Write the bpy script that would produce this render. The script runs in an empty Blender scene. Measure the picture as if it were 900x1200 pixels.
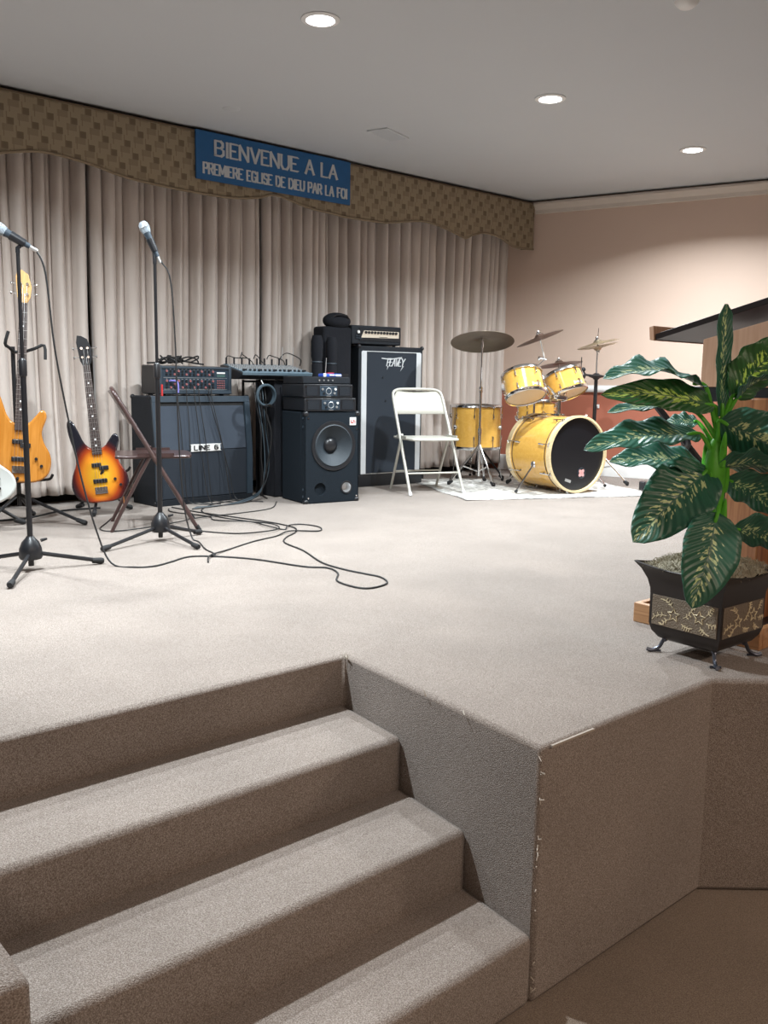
import bpy, bmesh, math, random
from mathutils import Vector, Matrix
random.seed(7)
C = bpy.context.scene.collection
PI = math.pi

# ------------------------------------------------------------------ camera, exposure, lights
sc = bpy.context.scene
sc.view_settings.view_transform = 'Standard'
sc.view_settings.look = 'None'
sc.view_settings.exposure = 0.0
sc.view_settings.gamma = 1.0
sc.view_settings.use_curve_mapping = False
cam_d = bpy.data.cameras.new('camera'); cam = bpy.data.objects.new('camera', cam_d); C.objects.link(cam)
cam_d.sensor_fit = 'VERTICAL'; cam_d.sensor_height = 36; cam_d.lens = 1057.374 * 36 / 1200
cam_d.clip_start = 0.05
_r = Vector((0.75085784, -0.66031079, 0.01421840)); _u = Vector((0.08467027, 0.11759790, 0.98944428)); _f = Vector((0.65501279, 0.74172798, -0.14421460))
cam.matrix_world = Matrix(((_r.x, _u.x, -_f.x, -1.65190724), (_r.y, _u.y, -_f.y, -1.28832098), (_r.z, _u.z, -_f.z, 0.86655028), (0, 0, 0, 1)))
sc.camera = cam
w = bpy.data.worlds.new('world'); sc.world = w; w.use_nodes = True
w.node_tree.nodes['Background'].inputs[0].default_value = (.5, .5, .5, 1); w.node_tree.nodes['Background'].inputs[1].default_value = 0.2

CEIL = 2.5754
HALL = -0.677
STAGE_LAMPS = [(-0.62, 1.72), (-0.36, 3.32), (1.15, 2.395), (2.903, 2.40), (4.606, 2.435)]
STAGE_POWER = [94.0, 52.0, 74.0, 88.0, 92.0]
HALL_LAMPS = [(-3.2, -3.4), (-0.2, -3.4), (2.8, -3.4)]
HALL_POWER = 62.0

def area(name, loc, size, power, color, spread=PI, shape='DISK'):
    d = bpy.data.lights.new(name, 'AREA'); d.shape = shape; d.size = size; d.energy = power; d.color = color; d.spread = spread
    o = bpy.data.objects.new(name, d); C.objects.link(o); o.location = loc
    return o
for (x, y), pw in zip(STAGE_LAMPS, STAGE_POWER):
    area('stage_downlight', (x, y, CEIL - 0.012), 0.12, pw, (0.88, 0.96, 1.0), math.radians(144))
for (x, y) in HALL_LAMPS:
    area('hall_light', (x, y, CEIL - 0.03), 0.55, HALL_POWER, (1.0, 0.78, 0.62))

# ------------------------------------------------------------------ materials
def new_mat(name):
    m = bpy.data.materials.new(name); m.use_nodes = True
    return m, m.node_tree.nodes, m.node_tree.links, m.node_tree.nodes['Principled BSDF']
def col(c): return (c[0], c[1], c[2], 1)
def mat(name, c, rough=.5, metal=0, bump=0, bscale=60, vary=0, vscale=8, spec=None, coat=0, emit=None):
    m, n, l, b = new_mat(name)
    b.inputs['Base Color'].default_value = col(c); b.inputs['Roughness'].default_value = rough; b.inputs['Metallic'].default_value = metal
    if spec is not None: b.inputs['Specular IOR Level'].default_value = spec
    if coat: b.inputs['Coat Weight'].default_value = coat; b.inputs['Coat Roughness'].default_value = .08
    if emit: b.inputs['Emission Color'].default_value = col(emit[0]); b.inputs['Emission Strength'].default_value = emit[1]
    tc = n.new('ShaderNodeTexCoord')
    no = n.new('ShaderNodeTexNoise'); no.inputs['Scale'].default_value = vscale; no.inputs['Detail'].default_value = 5
    l.new(tc.outputs['Object'], no.inputs['Vector'])
    mx = n.new('ShaderNodeMix'); mx.data_type = 'RGBA'
    v = vary if vary else .05
    mx.inputs[6].default_value = col([max(0, k * (1 - v)) for k in c]); mx.inputs[7].default_value = col([min(1, k * (1 + v)) for k in c])
    l.new(no.outputs['Fac'], mx.inputs[0]); l.new(mx.outputs[2], b.inputs['Base Color'])
    if bump:
        n2 = n.new('ShaderNodeTexNoise'); n2.inputs['Scale'].default_value = bscale; n2.inputs['Detail'].default_value = 3
        l.new(tc.outputs['Object'], n2.inputs['Vector'])
        bp = n.new('ShaderNodeBump'); bp.inputs['Strength'].default_value = bump; bp.inputs['Distance'].default_value = .004
        l.new(n2.outputs['Fac'], bp.inputs['Height']); l.new(bp.outputs[0], b.inputs['Normal'])
    return m
def carpet_mat(name, ca, cb, cc, scale=420):
    m, n, l, b = new_mat(name)
    tc = n.new('ShaderNodeTexCoord')
    vo = n.new('ShaderNodeTexVoronoi'); vo.inputs['Scale'].default_value = scale
    no = n.new('ShaderNodeTexNoise'); no.inputs['Scale'].default_value = scale * .8; no.inputs['Detail'].default_value = 3; no.inputs['Roughness'].default_value = .7
    big = n.new('ShaderNodeTexNoise'); big.inputs['Scale'].default_value = 3.0; big.inputs['Detail'].default_value = 6
    mpg = n.new('ShaderNodeMapping'); mpg.inputs['Location'].default_value = (.3137, .7713, .1931); mpg.inputs['Rotation'].default_value = (.61, .43, .27)
    l.new(tc.outputs['Object'], mpg.inputs['Vector'])
    for t in (vo, no, big): l.new(mpg.outputs[0], t.inputs['Vector'])
    cr = n.new('ShaderNodeValToRGB'); e = cr.color_ramp.elements
    e[0].position = .36; e[0].color = col(ca); e[1].position = .64; e[1].color = col(cc)
    k = e.new(.5); k.color = col(cb)
    l.new(no.outputs['Fac'], cr.inputs[0])
    mx = n.new('ShaderNodeMix'); mx.data_type = 'RGBA'; mx.blend_type = 'MULTIPLY'; mx.inputs[0].default_value = 1
    rr = n.new('ShaderNodeValToRGB'); rr.color_ramp.elements[0].position = .3; rr.color_ramp.elements[0].color = (.84, .84, .84, 1); rr.color_ramp.elements[1].position = .7
    l.new(big.outputs['Fac'], rr.inputs[0]); l.new(cr.outputs[0], mx.inputs[6]); l.new(rr.outputs[0], mx.inputs[7])
    l.new(mx.outputs[2], b.inputs['Base Color'])
    b.inputs['Roughness'].default_value = .95; b.inputs['Specular IOR Level'].default_value = .1
    b.inputs['Sheen Weight'].default_value = .15
    ad = n.new('ShaderNodeMath'); ad.operation = 'SUBTRACT'; l.new(no.outputs['Fac'], ad.inputs[0]); l.new(vo.outputs['Distance'], ad.inputs[1])
    bp = n.new('ShaderNodeBump'); bp.inputs['Strength'].default_value = .6; bp.inputs['Distance'].default_value = .003
    l.new(ad.outputs[0], bp.inputs['Height']); l.new(bp.outputs[0], b.inputs['Normal'])
    return m
def wood_mat(name, c1, c2, rough=.4, scale=3, axis='Z', coat=.15):
    m, n, l, b = new_mat(name)
    tc = n.new('ShaderNodeTexCoord'); mp = n.new('ShaderNodeMapping')
    s = [scale * 6] * 3; s['XYZ'.index(axis)] = scale * .5
    mp.inputs['Scale'].default_value = s
    l.new(tc.outputs['Object'], mp.inputs['Vector'])
    no = n.new('ShaderNodeTexNoise'); no.inputs['Scale'].default_value = 2.5; no.inputs['Detail'].default_value = 8; no.inputs['Distortion'].default_value = 1.2
    l.new(mp.outputs[0], no.inputs['Vector'])
    cr = n.new('ShaderNodeValToRGB'); cr.color_ramp.elements[0].position = .35; cr.color_ramp.elements[0].color = col(c1); cr.color_ramp.elements[1].position = .66; cr.color_ramp.elements[1].color = col(c2)
    l.new(no.outputs['Fac'], cr.inputs[0]); l.new(cr.outputs[0], b.inputs['Base Color'])
    b.inputs['Roughness'].default_value = rough; b.inputs['Coat Weight'].default_value = coat
    return m

M = {}
M['carpet'] = carpet_mat('beige_loop_carpet', (.16, .125, .105), (.285, .24, .21), (.44, .39, .355))
M['carpet_shaded'] = carpet_mat('shaded_hall_carpet', (.17, .13, .10), (.26, .205, .16), (.35, .29, .235))  # stage carpet again, the hall's dim light put into a browner colour
M['ceiling'] = mat('ceiling_paint', (.54, .555, .575), .85, bump=.12, bscale=90, vary=.015, vscale=2)
M['peach'] = mat('peach_wall_paint', (.62, .47, .385), .7, bump=.05, vary=.02, vscale=2)
M['terracotta'] = mat('terracotta_wall_paint', (.36, .115, .07), .6, bump=.05, vary=.04, vscale=3)
M['cream'] = mat('brown_wall_paint', (.20, .165, .14), .75)
M['white_trim'] = mat('white_gloss_trim', (.78, .77, .76), .35)
M['crown'] = mat('cream_crown_paint', (.62, .55, .49), .5)
M['dark_gap'] = mat('dark_shadow_gap', (.01, .01, .01), .9)
M['black_tolex'] = mat('black_tolex', (.012, .015, .020), .55, bump=.5, bscale=400, vary=.2, spec=.22)
M['black_plastic'] = mat('black_plastic', (.012, .013, .016), .35, vary=.1)
M['black_metal'] = mat('black_powder_metal', (.010, .010, .012), .38, vary=.1)
M['black_rubber'] = mat('black_rubber', (.012, .012, .013), .8)
M['black_cloth'] = mat('black_cloth', (.012, .013, .017), .9, bump=.6, bscale=40, vary=.2, spec=.22)
M['grey_case'] = mat('blue_grey_case_edge', (.030, .045, .062), .45, vary=.1)
M['grille_light'] = mat('grey_grille_cloth', (.048, .060, .080), .8, bump=.4, bscale=500, vary=.12, vscale=5, spec=.22)
M['grille_dark'] = mat('dark_grille_cloth', (.024, .030, .040), .8, bump=.4, bscale=500, vary=.12, vscale=5, spec=.22)
M['carpet_black'] = mat('dark_carpet_covering', (.008, .013, .019), .85, bump=.6, bscale=260, vary=.25, vscale=60, spec=.22)
M['cone'] = mat('speaker_cone', (.020, .030, .040), .55, bump=.5, bscale=300, vary=.4, vscale=160)
M['panel_blue'] = mat('dark_blue_control_panel', (.02, .035, .052), .4)
M['chrome'] = mat('chrome', (.75, .75, .76), .16, 1.0)
M['brushed'] = mat('brushed_aluminium', (.62, .63, .64), .38, .9)
M['pale_alu'] = mat('pale_aluminium', (.62, .64, .66), .35, .15)
M['white_plastic'] = mat('white_plastic', (.78, .78, .77), .35)
M['red_plastic'] = mat('red_plastic', (.45, .03, .03), .5)
M['blue_plastic'] = mat('blue_plastic', (.03, .10, .60), .35)
M['purple'] = mat('purple_rubber', (.24, .22, .62), .5)
M['console'] = mat('blue_grey_console', (.13, .19, .235), .4, vary=.1)
M['cream_panel'] = mat('cream_amp_panel', (.60, .52, .42), .45)
M['yellow'] = wood_mat('amber_maple_shell', (.66, .36, .070), (.72, .41, .09), .18, 2.0, 'X', .8)
M['yellow_bass'] = wood_mat('honey_maple_body', (.44, .165, .022), (.56, .235, .045), .2, 2.5, 'Z', .8)
M['maple'] = wood_mat('pale_maple', (.52, .30, .11), (.62, .40, .17), .35, 3, 'Z')
M['hoop'] = wood_mat('cream_wood_hoop', (.70, .53, .30), (.80, .64, .38), .25, 2, 'X', .6)
M['drumhead'] = mat('coated_drumhead', (.58, .46, .34), .4, vary=.12, vscale=5)
M['drumhead_top'] = mat('white_drumhead', (.70, .68, .64), .45)
M['black_head'] = mat('black_drumhead', (.008, .008, .010), .3)
M['bronze'] = mat('dull_bronze_cymbal', (.16, .125, .085), .38, .85, vary=.25, vscale=10)
M['bronze_red'] = mat('brown_bronze_cymbal', (.20, .13, .10), .36, .8, vary=.25, vscale=10)
M['brass'] = mat('pale_brass_cymbal', (.52, .43, .30), .32, .85, vary=.15)
M['chair_beige'] = mat('beige_enamel', (.50, .485, .43), .35, vary=.04)
M['chair_brown'] = mat('brown_enamel', (.058, .032, .030), .28, vary=.1, coat=.3)
M['white_body'] = mat('white_lacquer', (.58, .60, .58), .2, coat=.5)
M['rosewood'] = mat('rosewood', (.045, .03, .028), .5, vary=.3)
M['string'] = mat('steel_strings', (.55, .55, .55), .3, 1)
M['pink_flower'] = mat('pink_print', (.80, .42, .40), .6)
M['lectern_wood'] = wood_mat('reddish_oak', (.22, .085, .035), (.38, .17, .075), .35, 3, 'Z', .3)
M['lectern_oak'] = wood_mat('golden_oak_base', (.34, .17, .075), (.50, .27, .13), .4, 3, 'Y', .2)
M['lectern_tan'] = wood_mat('tan_oak', (.42, .24, .15), (.50, .31, .21), .45, 3, 'Z', .2)
M['smoked'] = mat('smoked_brown_top', (.016, .011, .010), .35, spec=.25)
M['pot'] = mat('dark_bronze_pot', (.022, .017, .016), .38, .2, vary=.2)
M['pot_panel'] = mat('textured_bronze_panel', (.19, .15, .11), .5, .3, bump=1.0, bscale=220, vary=.45, vscale=240)
M['gold'] = mat('pale_gold_relief', (.72, .62, .42), .45, .15)
M['moss'] = mat('dry_moss', (.36, .32, .24), .95, vary=.5, vscale=60)
M['stem'] = mat('bright_green_stem', (.10, .42, .03), .4, vary=.4, vscale=25)
M['cord'] = mat('black_cord', (.012, .012, .013), .55)
M['cord_blue'] = mat('blue_grey_cord', (.045, .07, .09), .5)
M['lamp_glow'] = mat('lit_lamp_diffuser', (1, 1, 1), .5, emit=((1, .99, .98), 14))
M['sign_blue'] = mat('blue_painted_board', (.016, .105, .27), .6, vary=.12, vscale=12)
M['sign_letter'] = mat('grey_white_lettering', (.50, .52, .54), .6)

def curtain_mat():
    m, n, l, b = new_mat('beige_satin_curtain')
    tc = n.new('ShaderNodeTexCoord'); mp = n.new('ShaderNodeMapping'); mp.inputs['Scale'].default_value = (6, 6, .6)
    no = n.new('ShaderNodeTexNoise'); no.inputs['Scale'].default_value = 3; no.inputs['Detail'].default_value = 5
    l.new(tc.outputs['Object'], mp.inputs[0]); l.new(mp.outputs[0], no.inputs['Vector'])
    cr = n.new('ShaderNodeValToRGB'); cr.color_ramp.elements[0].position = .3; cr.color_ramp.elements[0].color = (.55, .475, .425, 1)
    cr.color_ramp.elements[1].position = .7; cr.color_ramp.elements[1].color = (.65, .575, .525, 1)
    l.new(no.outputs['Fac'], cr.inputs[0]); l.new(cr.outputs[0], b.inputs['Base Color'])
    b.inputs['Roughness'].default_value = .42; b.inputs['Sheen Weight'].default_value = .3; b.inputs['Specular IOR Level'].default_value = .45
    return m
M['curtain'] = curtain_mat()
def weave_mat():
    # basket-weave print: interlocking tan blocks with small brown squares between them
    m, n, l, b = new_mat('woven_block_fabric')
    tc = n.new('ShaderNodeTexCoord'); sp = n.new('ShaderNodeSeparateXYZ'); l.new(tc.outputs['Object'], sp.inputs[0])
    def mth(op, a, bb=None):
        q = n.new('ShaderNodeMath'); q.operation = op
        for i, v in enumerate((a, bb)):
            if v is None: continue
            if isinstance(v, (int, float)): q.inputs[i].default_value = v
            else: l.new(v, q.inputs[i])
        return q.outputs[0]
    rz = mth('DIVIDE', sp.outputs['Z'], .072)
    row = mth('FLOOR', rz); fz = mth('FRACT', rz)
    off = mth('MULTIPLY', row, .37)
    fx = mth('FRACT', mth('ADD', mth('DIVIDE', sp.outputs['X'], .150), off))
    dark = mth('MULTIPLY', mth('LESS_THAN', fx, .30), mth('LESS_THAN', fz, .55))
    fx2 = mth('FRACT', mth('ADD', fx, .55)); mid = mth('MULTIPLY', mth('LESS_THAN', fx2, .45), mth('GREATER_THAN', fz, .45))
    fx3 = mth('LESS_THAN', mth('FRACT', mth('MULTIPLY', fx, 2.0)), .08)
    m1 = n.new('ShaderNodeMix'); m1.data_type = 'RGBA'; m1.inputs[6].default_value = (.30, .235, .155, 1); m1.inputs[7].default_value = (.24, .185, .12, 1); l.new(mid, m1.inputs[0])
    m2 = n.new('ShaderNodeMix'); m2.data_type = 'RGBA'; m2.inputs[7].default_value = (.165, .120, .075, 1); l.new(m1.outputs[2], m2.inputs[6]); l.new(dark, m2.inputs[0])
    m3 = n.new('ShaderNodeMix'); m3.data_type = 'RGBA'; m3.inputs[7].default_value = (.22, .165, .105, 1); l.new(m2.outputs[2], m3.inputs[6]); l.new(fx3, m3.inputs[0])
    l.new(m3.outputs[2], b.inputs['Base Color']); b.inputs['Roughness'].default_value = .9
    no = n.new('ShaderNodeTexNoise'); no.inputs['Scale'].default_value = 300; l.new(tc.outputs['Object'], no.inputs['Vector'])
    bp = n.new('ShaderNodeBump'); bp.inputs['Strength'].default_value = .5; bp.inputs['Distance'].default_value = .002; l.new(no.outputs['Fac'], bp.inputs['Height']); l.new(bp.outputs[0], b.inputs['Normal'])
    return m
M['weave'] = weave_mat()
M['piping'] = mat('tan_piping', (.24, .18, .115), .8)
def sunburst_mat():
    m, n, l, b = new_mat('sunburst_lacquer')
    tc = n.new('ShaderNodeTexCoord'); mp = n.new('ShaderNodeMapping'); mp.inputs['Location'].default_value = (0.0, 0, -.17 / .235); mp.inputs['Scale'].default_value = (1 / .175, 0, 1 / .235)
    l.new(tc.outputs['Object'], mp.inputs[0])
    ln = n.new('ShaderNodeVectorMath'); ln.operation = 'LENGTH'; l.new(mp.outputs[0], ln.inputs[0])
    cr = n.new('ShaderNodeValToRGB'); e = cr.color_ramp.elements
    e[0].position = .25; e[0].color = (.80, .42, .03, 1); e[1].position = 1.0; e[1].color = (.012, .012, .018, 1)
    for p_, c_ in ((.55, (.72, .24, .02, 1)), (.72, (.36, .05, .012, 1)), (.86, (.07, .012, .012, 1))):
        k = e.new(p_); k.color = c_
    l.new(ln.outputs['Value'], cr.inputs[0]); l.new(cr.outputs[0], b.inputs['Base Color'])
    b.inputs['Roughness'].default_value = .15; b.inputs['Coat Weight'].default_value = .7
    return m
M['sunburst'] = sunburst_mat()
def leaf_mat(name, base, spot, amount):
    # uv: u across (0..1, midrib at .5), v along. pale dashes follow the side veins
    m, n, l, b = new_mat(name)
    uv = n.new('ShaderNodeUVMap'); sp = n.new('ShaderNodeSeparateXYZ'); l.new(uv.outputs[0], sp.inputs[0])
    def mth(op, a, bb=None):
        q = n.new('ShaderNodeMath'); q.operation = op
        for i, v in enumerate((a, bb)):
            if v is None: continue
            if isinstance(v, (int, float)): q.inputs[i].default_value = v
            else: l.new(v, q.inputs[i])
        return q.outputs[0]
    au = mth('ABSOLUTE', mth('SUBTRACT', sp.outputs['X'], .5))      # 0 at the midrib, .5 at the margin
    vv = mth('SUBTRACT', sp.outputs['Y'], mth('MULTIPLY', au, .42))   # along the slanted side veins
    oi = n.new('ShaderNodeObjectInfo'); cx = n.new('ShaderNodeCombineXYZ'); l.new(mth('MULTIPLY', sp.outputs['X'], 8.5), cx.inputs[0]); l.new(mth('MULTIPLY', vv, 30), cx.inputs[1]); l.new(mth('MULTIPLY', oi.outputs['Random'], 50), cx.inputs[2])
    no = n.new('ShaderNodeTexNoise'); no.inputs['Scale'].default_value = 1.0; no.inputs['Detail'].default_value = 2; l.new(cx.outputs[0], no.inputs['Vector'])
    fall = mth('MULTIPLY', mth('SUBTRACT', 1.0, mth('POWER', mth('MULTIPLY', au, 2.6), 3.0)), mth('MINIMUM', 1.0, mth('MULTIPLY', sp.outputs['Y'], 6.0)))
    f2 = mth('MULTIPLY', no.outputs['Fac'], fall)
    rm = n.new('ShaderNodeValToRGB'); rm.color_ramp.elements[0].position = amount; rm.color_ramp.elements[1].position = amount + .05; l.new(f2, rm.inputs[0])
    mid = mth('LESS_THAN', au, .014)
    m1 = n.new('ShaderNodeMix'); m1.data_type = 'RGBA'; m1.inputs[6].default_value = col(base); m1.inputs[7].default_value = col(spot); l.new(rm.outputs[0], m1.inputs[0])
    m2 = n.new('ShaderNodeMix'); m2.data_type = 'RGBA'; l.new(m1.outputs[2], m2.inputs[6]); m2.inputs[7].default_value = col([k * .9 + .05 for k in base]); l.new(mid, m2.inputs[0])
    l.new(m2.outputs[2], b.inputs['Base Color'])
    wv = mth('SINE', mth('MULTIPLY', vv, 85)); bp = n.new('ShaderNodeBump'); bp.inputs['Strength'].default_value = .35; bp.inputs['Distance'].default_value = .004
    l.new(wv, bp.inputs['Height']); l.new(bp.outputs[0], b.inputs['Normal'])
    b.inputs['Roughness'].default_value = .40; b.inputs['Specular IOR Level'].default_value = 1.0; b.inputs['Sheen Weight'].default_value = .25; b.inputs['Sheen Tint'].default_value = (.6, .95, 1, 1)
    # thin leaf: some light passes through
    tr = n.new('ShaderNodeBsdfTranslucent'); l.new(m2.outputs[2], tr.inputs[0]); ms = n.new('ShaderNodeMixShader'); ms.inputs[0].default_value = .3
    out = n['Material Output']; l.new(b.outputs[0], ms.inputs[1]); l.new(tr.outputs[0], ms.inputs[2]); l.new(ms.outputs[0], out.inputs[0])
    return m
M['leaf'] = leaf_mat('variegated_leaf', (.022, .155, .088), (.72, .80, .44), .515)
M['leaf_b'] = leaf_mat('bright_variegated_leaf', (.028, .165, .028), (.68, .88, .20), .485)
def rug_mat():
    m, n, l, b = new_mat('pale_patterned_rug')
    tc = n.new('ShaderNodeTexCoord'); no = n.new('ShaderNodeTexNoise'); no.inputs['Scale'].default_value = 9; no.inputs['Detail'].default_value = 6; no.inputs['Distortion'].default_value = 2
    l.new(tc.outputs['Object'], no.inputs['Vector'])
    cr = n.new('ShaderNodeValToRGB'); cr.color_ramp.elements[0].position = .46; cr.color_ramp.elements[0].color = (.38, .36, .34, 1); cr.color_ramp.elements[1].position = .54; cr.color_ramp.elements[1].color = (.66, .65, .61, 1)
    l.new(no.outputs['Fac'], cr.inputs[0]); l.new(cr.outputs[0], b.inputs['Base Color']); b.inputs['Roughness'].default_value = .95
    return m
M['rug'] = rug_mat()

# ------------------------------------------------------------------ mesh builder
class B:
    def __init__(s): s.bm = bmesh.new()
    def _add(s, verts, faces, mi=0):
        vs = [s.bm.verts.new(v) for v in verts]
        for f in faces:
            try: q = s.bm.faces.new([vs[i] for i in f]); q.material_index = mi
            except ValueError: pass
        return vs
    def box(s, c, d, rot=None, mi=0, mtx=None):
        v = []
        R_ = Matrix.Rotation(rot, 3, 'Z') if isinstance(rot, (int, float)) else (rot if rot is not None else Matrix.Identity(3))
        for x in (-1, 1):
            for y in (-1, 1):
                for z in (-1, 1):
                    p = R_ @ Vector((x * d[0] / 2, y * d[1] / 2, z * d[2] / 2)) + Vector(c)
                    v.append(mtx @ p if mtx else p)
        s._add(v, [(0, 1, 3, 2), (4, 6, 7, 5), (0, 4, 5, 1), (2, 3, 7, 6), (0, 2, 6, 4), (1, 5, 7, 3)], mi); return s
    def lathe(s, prof, mtx=None, seg=24, mi=0, cap=True):
        mtx = mtx or Matrix.Identity(4); rings = []
        for (r, z) in prof:
            if r < 1e-6: rings.append([s.bm.verts.new(mtx @ Vector((0, 0, z)))])
            else: rings.append([s.bm.verts.new(mtx @ Vector((r * math.cos(2 * PI * i / seg), r * math.sin(2 * PI * i / seg), z))) for i in range(seg)])
        for a, b in zip(rings, rings[1:]):
            for i in range(seg):
                j = (i + 1) % seg
                if len(a) == 1 and len(b) == 1: continue
                if len(a) == 1: q = [a[0], b[i], b[j]]
                elif len(b) == 1: q = [a[i], a[j], b[0]]
                else: q = [a[i], a[j], b[j], b[i]]
                s.bm.faces.new(q).material_index = mi
        if cap:
            for r in (rings[0], rings[-1]):
                if len(r) > 2: s.bm.faces.new(r).material_index = mi
        return s
    def cyl(s, p0, p1, r0, r1=None, seg=12, mi=0):
        p0, p1 = Vector(p0), Vector(p1); d = p1 - p0
        return s.lathe([(r0, 0), (r0 if r1 is None else r1, d.length)], Matrix.Translation(p0) @ d.to_track_quat('Z', 'Y').to_matrix().to_4x4(), seg, mi)
    def tube(s, pts, r, seg=8, mi=0, closed=False):
        pts = [Vector(p) for p in pts]; n = len(pts)
        rr = r if isinstance(r, (list, tuple)) else [r] * n
        T = []
        for i in range(n):
            a = pts[(i - 1) % n] if (closed or i > 0) else pts[0]; b = pts[(i + 1) % n] if (closed or i < n - 1) else pts[-1]
            t = b - a; T.append(t.normalized() if t.length > 1e-9 else Vector((0, 0, 1)))
        nrm = T[0].orthogonal().normalized(); rings = []
        for i in range(n):
            if i: 
                q = T[i - 1].rotation_difference(T[i]); nrm = (q @ nrm); nrm = (nrm - T[i] * nrm.dot(T[i])).normalized()
            bn = T[i].cross(nrm)
            rings.append([s.bm.verts.new(pts[i] + (nrm * math.cos(2 * PI * k / seg) + bn * math.sin(2 * PI * k / seg)) * rr[i]) for k in range(seg)])
        m = n if closed else n - 1
        for i in range(m):
            a, b = rings[i], rings[(i + 1) % n]
            for k in range(seg):
                j = (k + 1) % seg; s.bm.faces.new([a[k], a[j], b[j], b[k]]).material_index = mi
        if not closed:
            s.bm.faces.new(rings[0][::-1]).material_index = mi; s.bm.faces.new(rings[-1]).material_index = mi
        return s
    def prism(s, poly, a, b, fn, mi=0):
        """poly of 2-d points pushed from depth a to depth b; fn(u,v,depth)->xyz"""
        n = len(poly); v = [fn(u, w_, a) for u, w_ in poly] + [fn(u, w_, b) for u, w_ in poly]
        f = [tuple(range(n))[::-1], tuple(range(n, 2 * n))] + [(i, (i + 1) % n, n + (i + 1) % n, n + i) for i in range(n)]
        s._add(v, f, mi); return s
    def ball(s, c, r, seg=12, rings=8, mi=0, sc_=(1, 1, 1), mtx=None):
        pr = [(r * math.sin(PI * i / rings), -r * math.cos(PI * i / rings)) for i in range(rings + 1)]
        pr[0] = (0, -r); pr[-1] = (0, r)
        m = Matrix.Translation(c) @ (mtx.to_4x4() if mtx else Matrix.Identity(4)) @ Matrix.Diagonal((*sc_, 1))
        return s.lathe(pr, m, seg, mi, False)
    def torus(s, c, R_, r, axis='Z', seg=32, sseg=8, mi=0, mtx=None):
        pts = []
        for i in range(seg):
            a = 2 * PI * i / seg; p = Vector((R_ * math.cos(a), R_ * math.sin(a), 0))
            if axis == 'Y': p = Vector((p.x, 0, p.y))
            if axis == 'X': p = Vector((0, p.x, p.y))
            p += Vector(c); pts.append(mtx @ p if mtx else p)
        return s.tube(pts, r, sseg, mi, True)
    def done(s, name, m, parent=None, bevel=0, smooth=40, world=False, kind=None, label=None):
        bmesh.ops.recalc_face_normals(s.bm, faces=s.bm.faces[:])
        me = bpy.data.meshes.new(name)
        if world and parent:
            s.bm.transform((Matrix.Translation(parent.location) @ Matrix.Rotation(parent.rotation_euler.z, 4, 'Z')).inverted())
        s.bm.to_mesh(me); s.bm.free()
        for q in (m if isinstance(m, (list, tuple)) else [m]): me.materials.append(q if not isinstance(q, str) else M[q])
        if smooth:
            for p in me.polygons: p.use_smooth = True
            me.set_sharp_from_angle(angle=math.radians(smooth))
        o = bpy.data.objects.new(name, me); C.objects.link(o)
        if parent: o.parent = parent
        if bevel:
            bv = o.modifiers.new('bevel', 'BEVEL'); bv.width = bevel; bv.segments = 2; bv.limit_method = 'ANGLE'; bv.angle_limit = math.radians(50)
        if kind: o['kind'] = kind
        if label: o['label'] = label
        return o
def thing(name, label, cat, loc=(0, 0, 0), rz=0, group=None):
    o = bpy.data.objects.new(name, None); C.objects.link(o); o.empty_display_size = .1
    o.location = loc; o.rotation_euler = (0, 0, rz); o['label'] = label; o['category'] = cat
    if group: o['group'] = group
    return o
def tag(o, label, cat, group=None):
    o['label'] = label; o['category'] = cat
    if group: o['group'] = group
    return o
def smooth_path(pts, n=8, closed=False):
    pts = [Vector(p) for p in pts]; out = []; N = len(pts)
    for i in range(N if closed else N - 1):
        g = (lambda k: pts[k % N]) if closed else (lambda k: pts[max(0, min(N - 1, k))])
        a, b, c, d = g(i - 1), g(i), g(i + 1), g(i + 2)
        for k in range(n):
            t = k / n
            out.append(.5 * ((2 * b) + (c - a) * t + (2 * a - 5 * b + 4 * c - d) * t * t + (3 * b - a - 3 * c + d) * t ** 3))
    if not closed: out.append(pts[-1])
    return out
def smooth2(pts, n=6): return [(p.x, p.y) for p in smooth_path([(a, b, 0) for a, b in pts], n, True)]
def XZ(y0=0):  # prism helper: polygon in x,z pushed along y
    return lambda u, v, d: (u, d + y0, v)
def XY(u, v, d): return (u, v, d)
def YZ(u, v, d): return (d, u, v)

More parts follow.
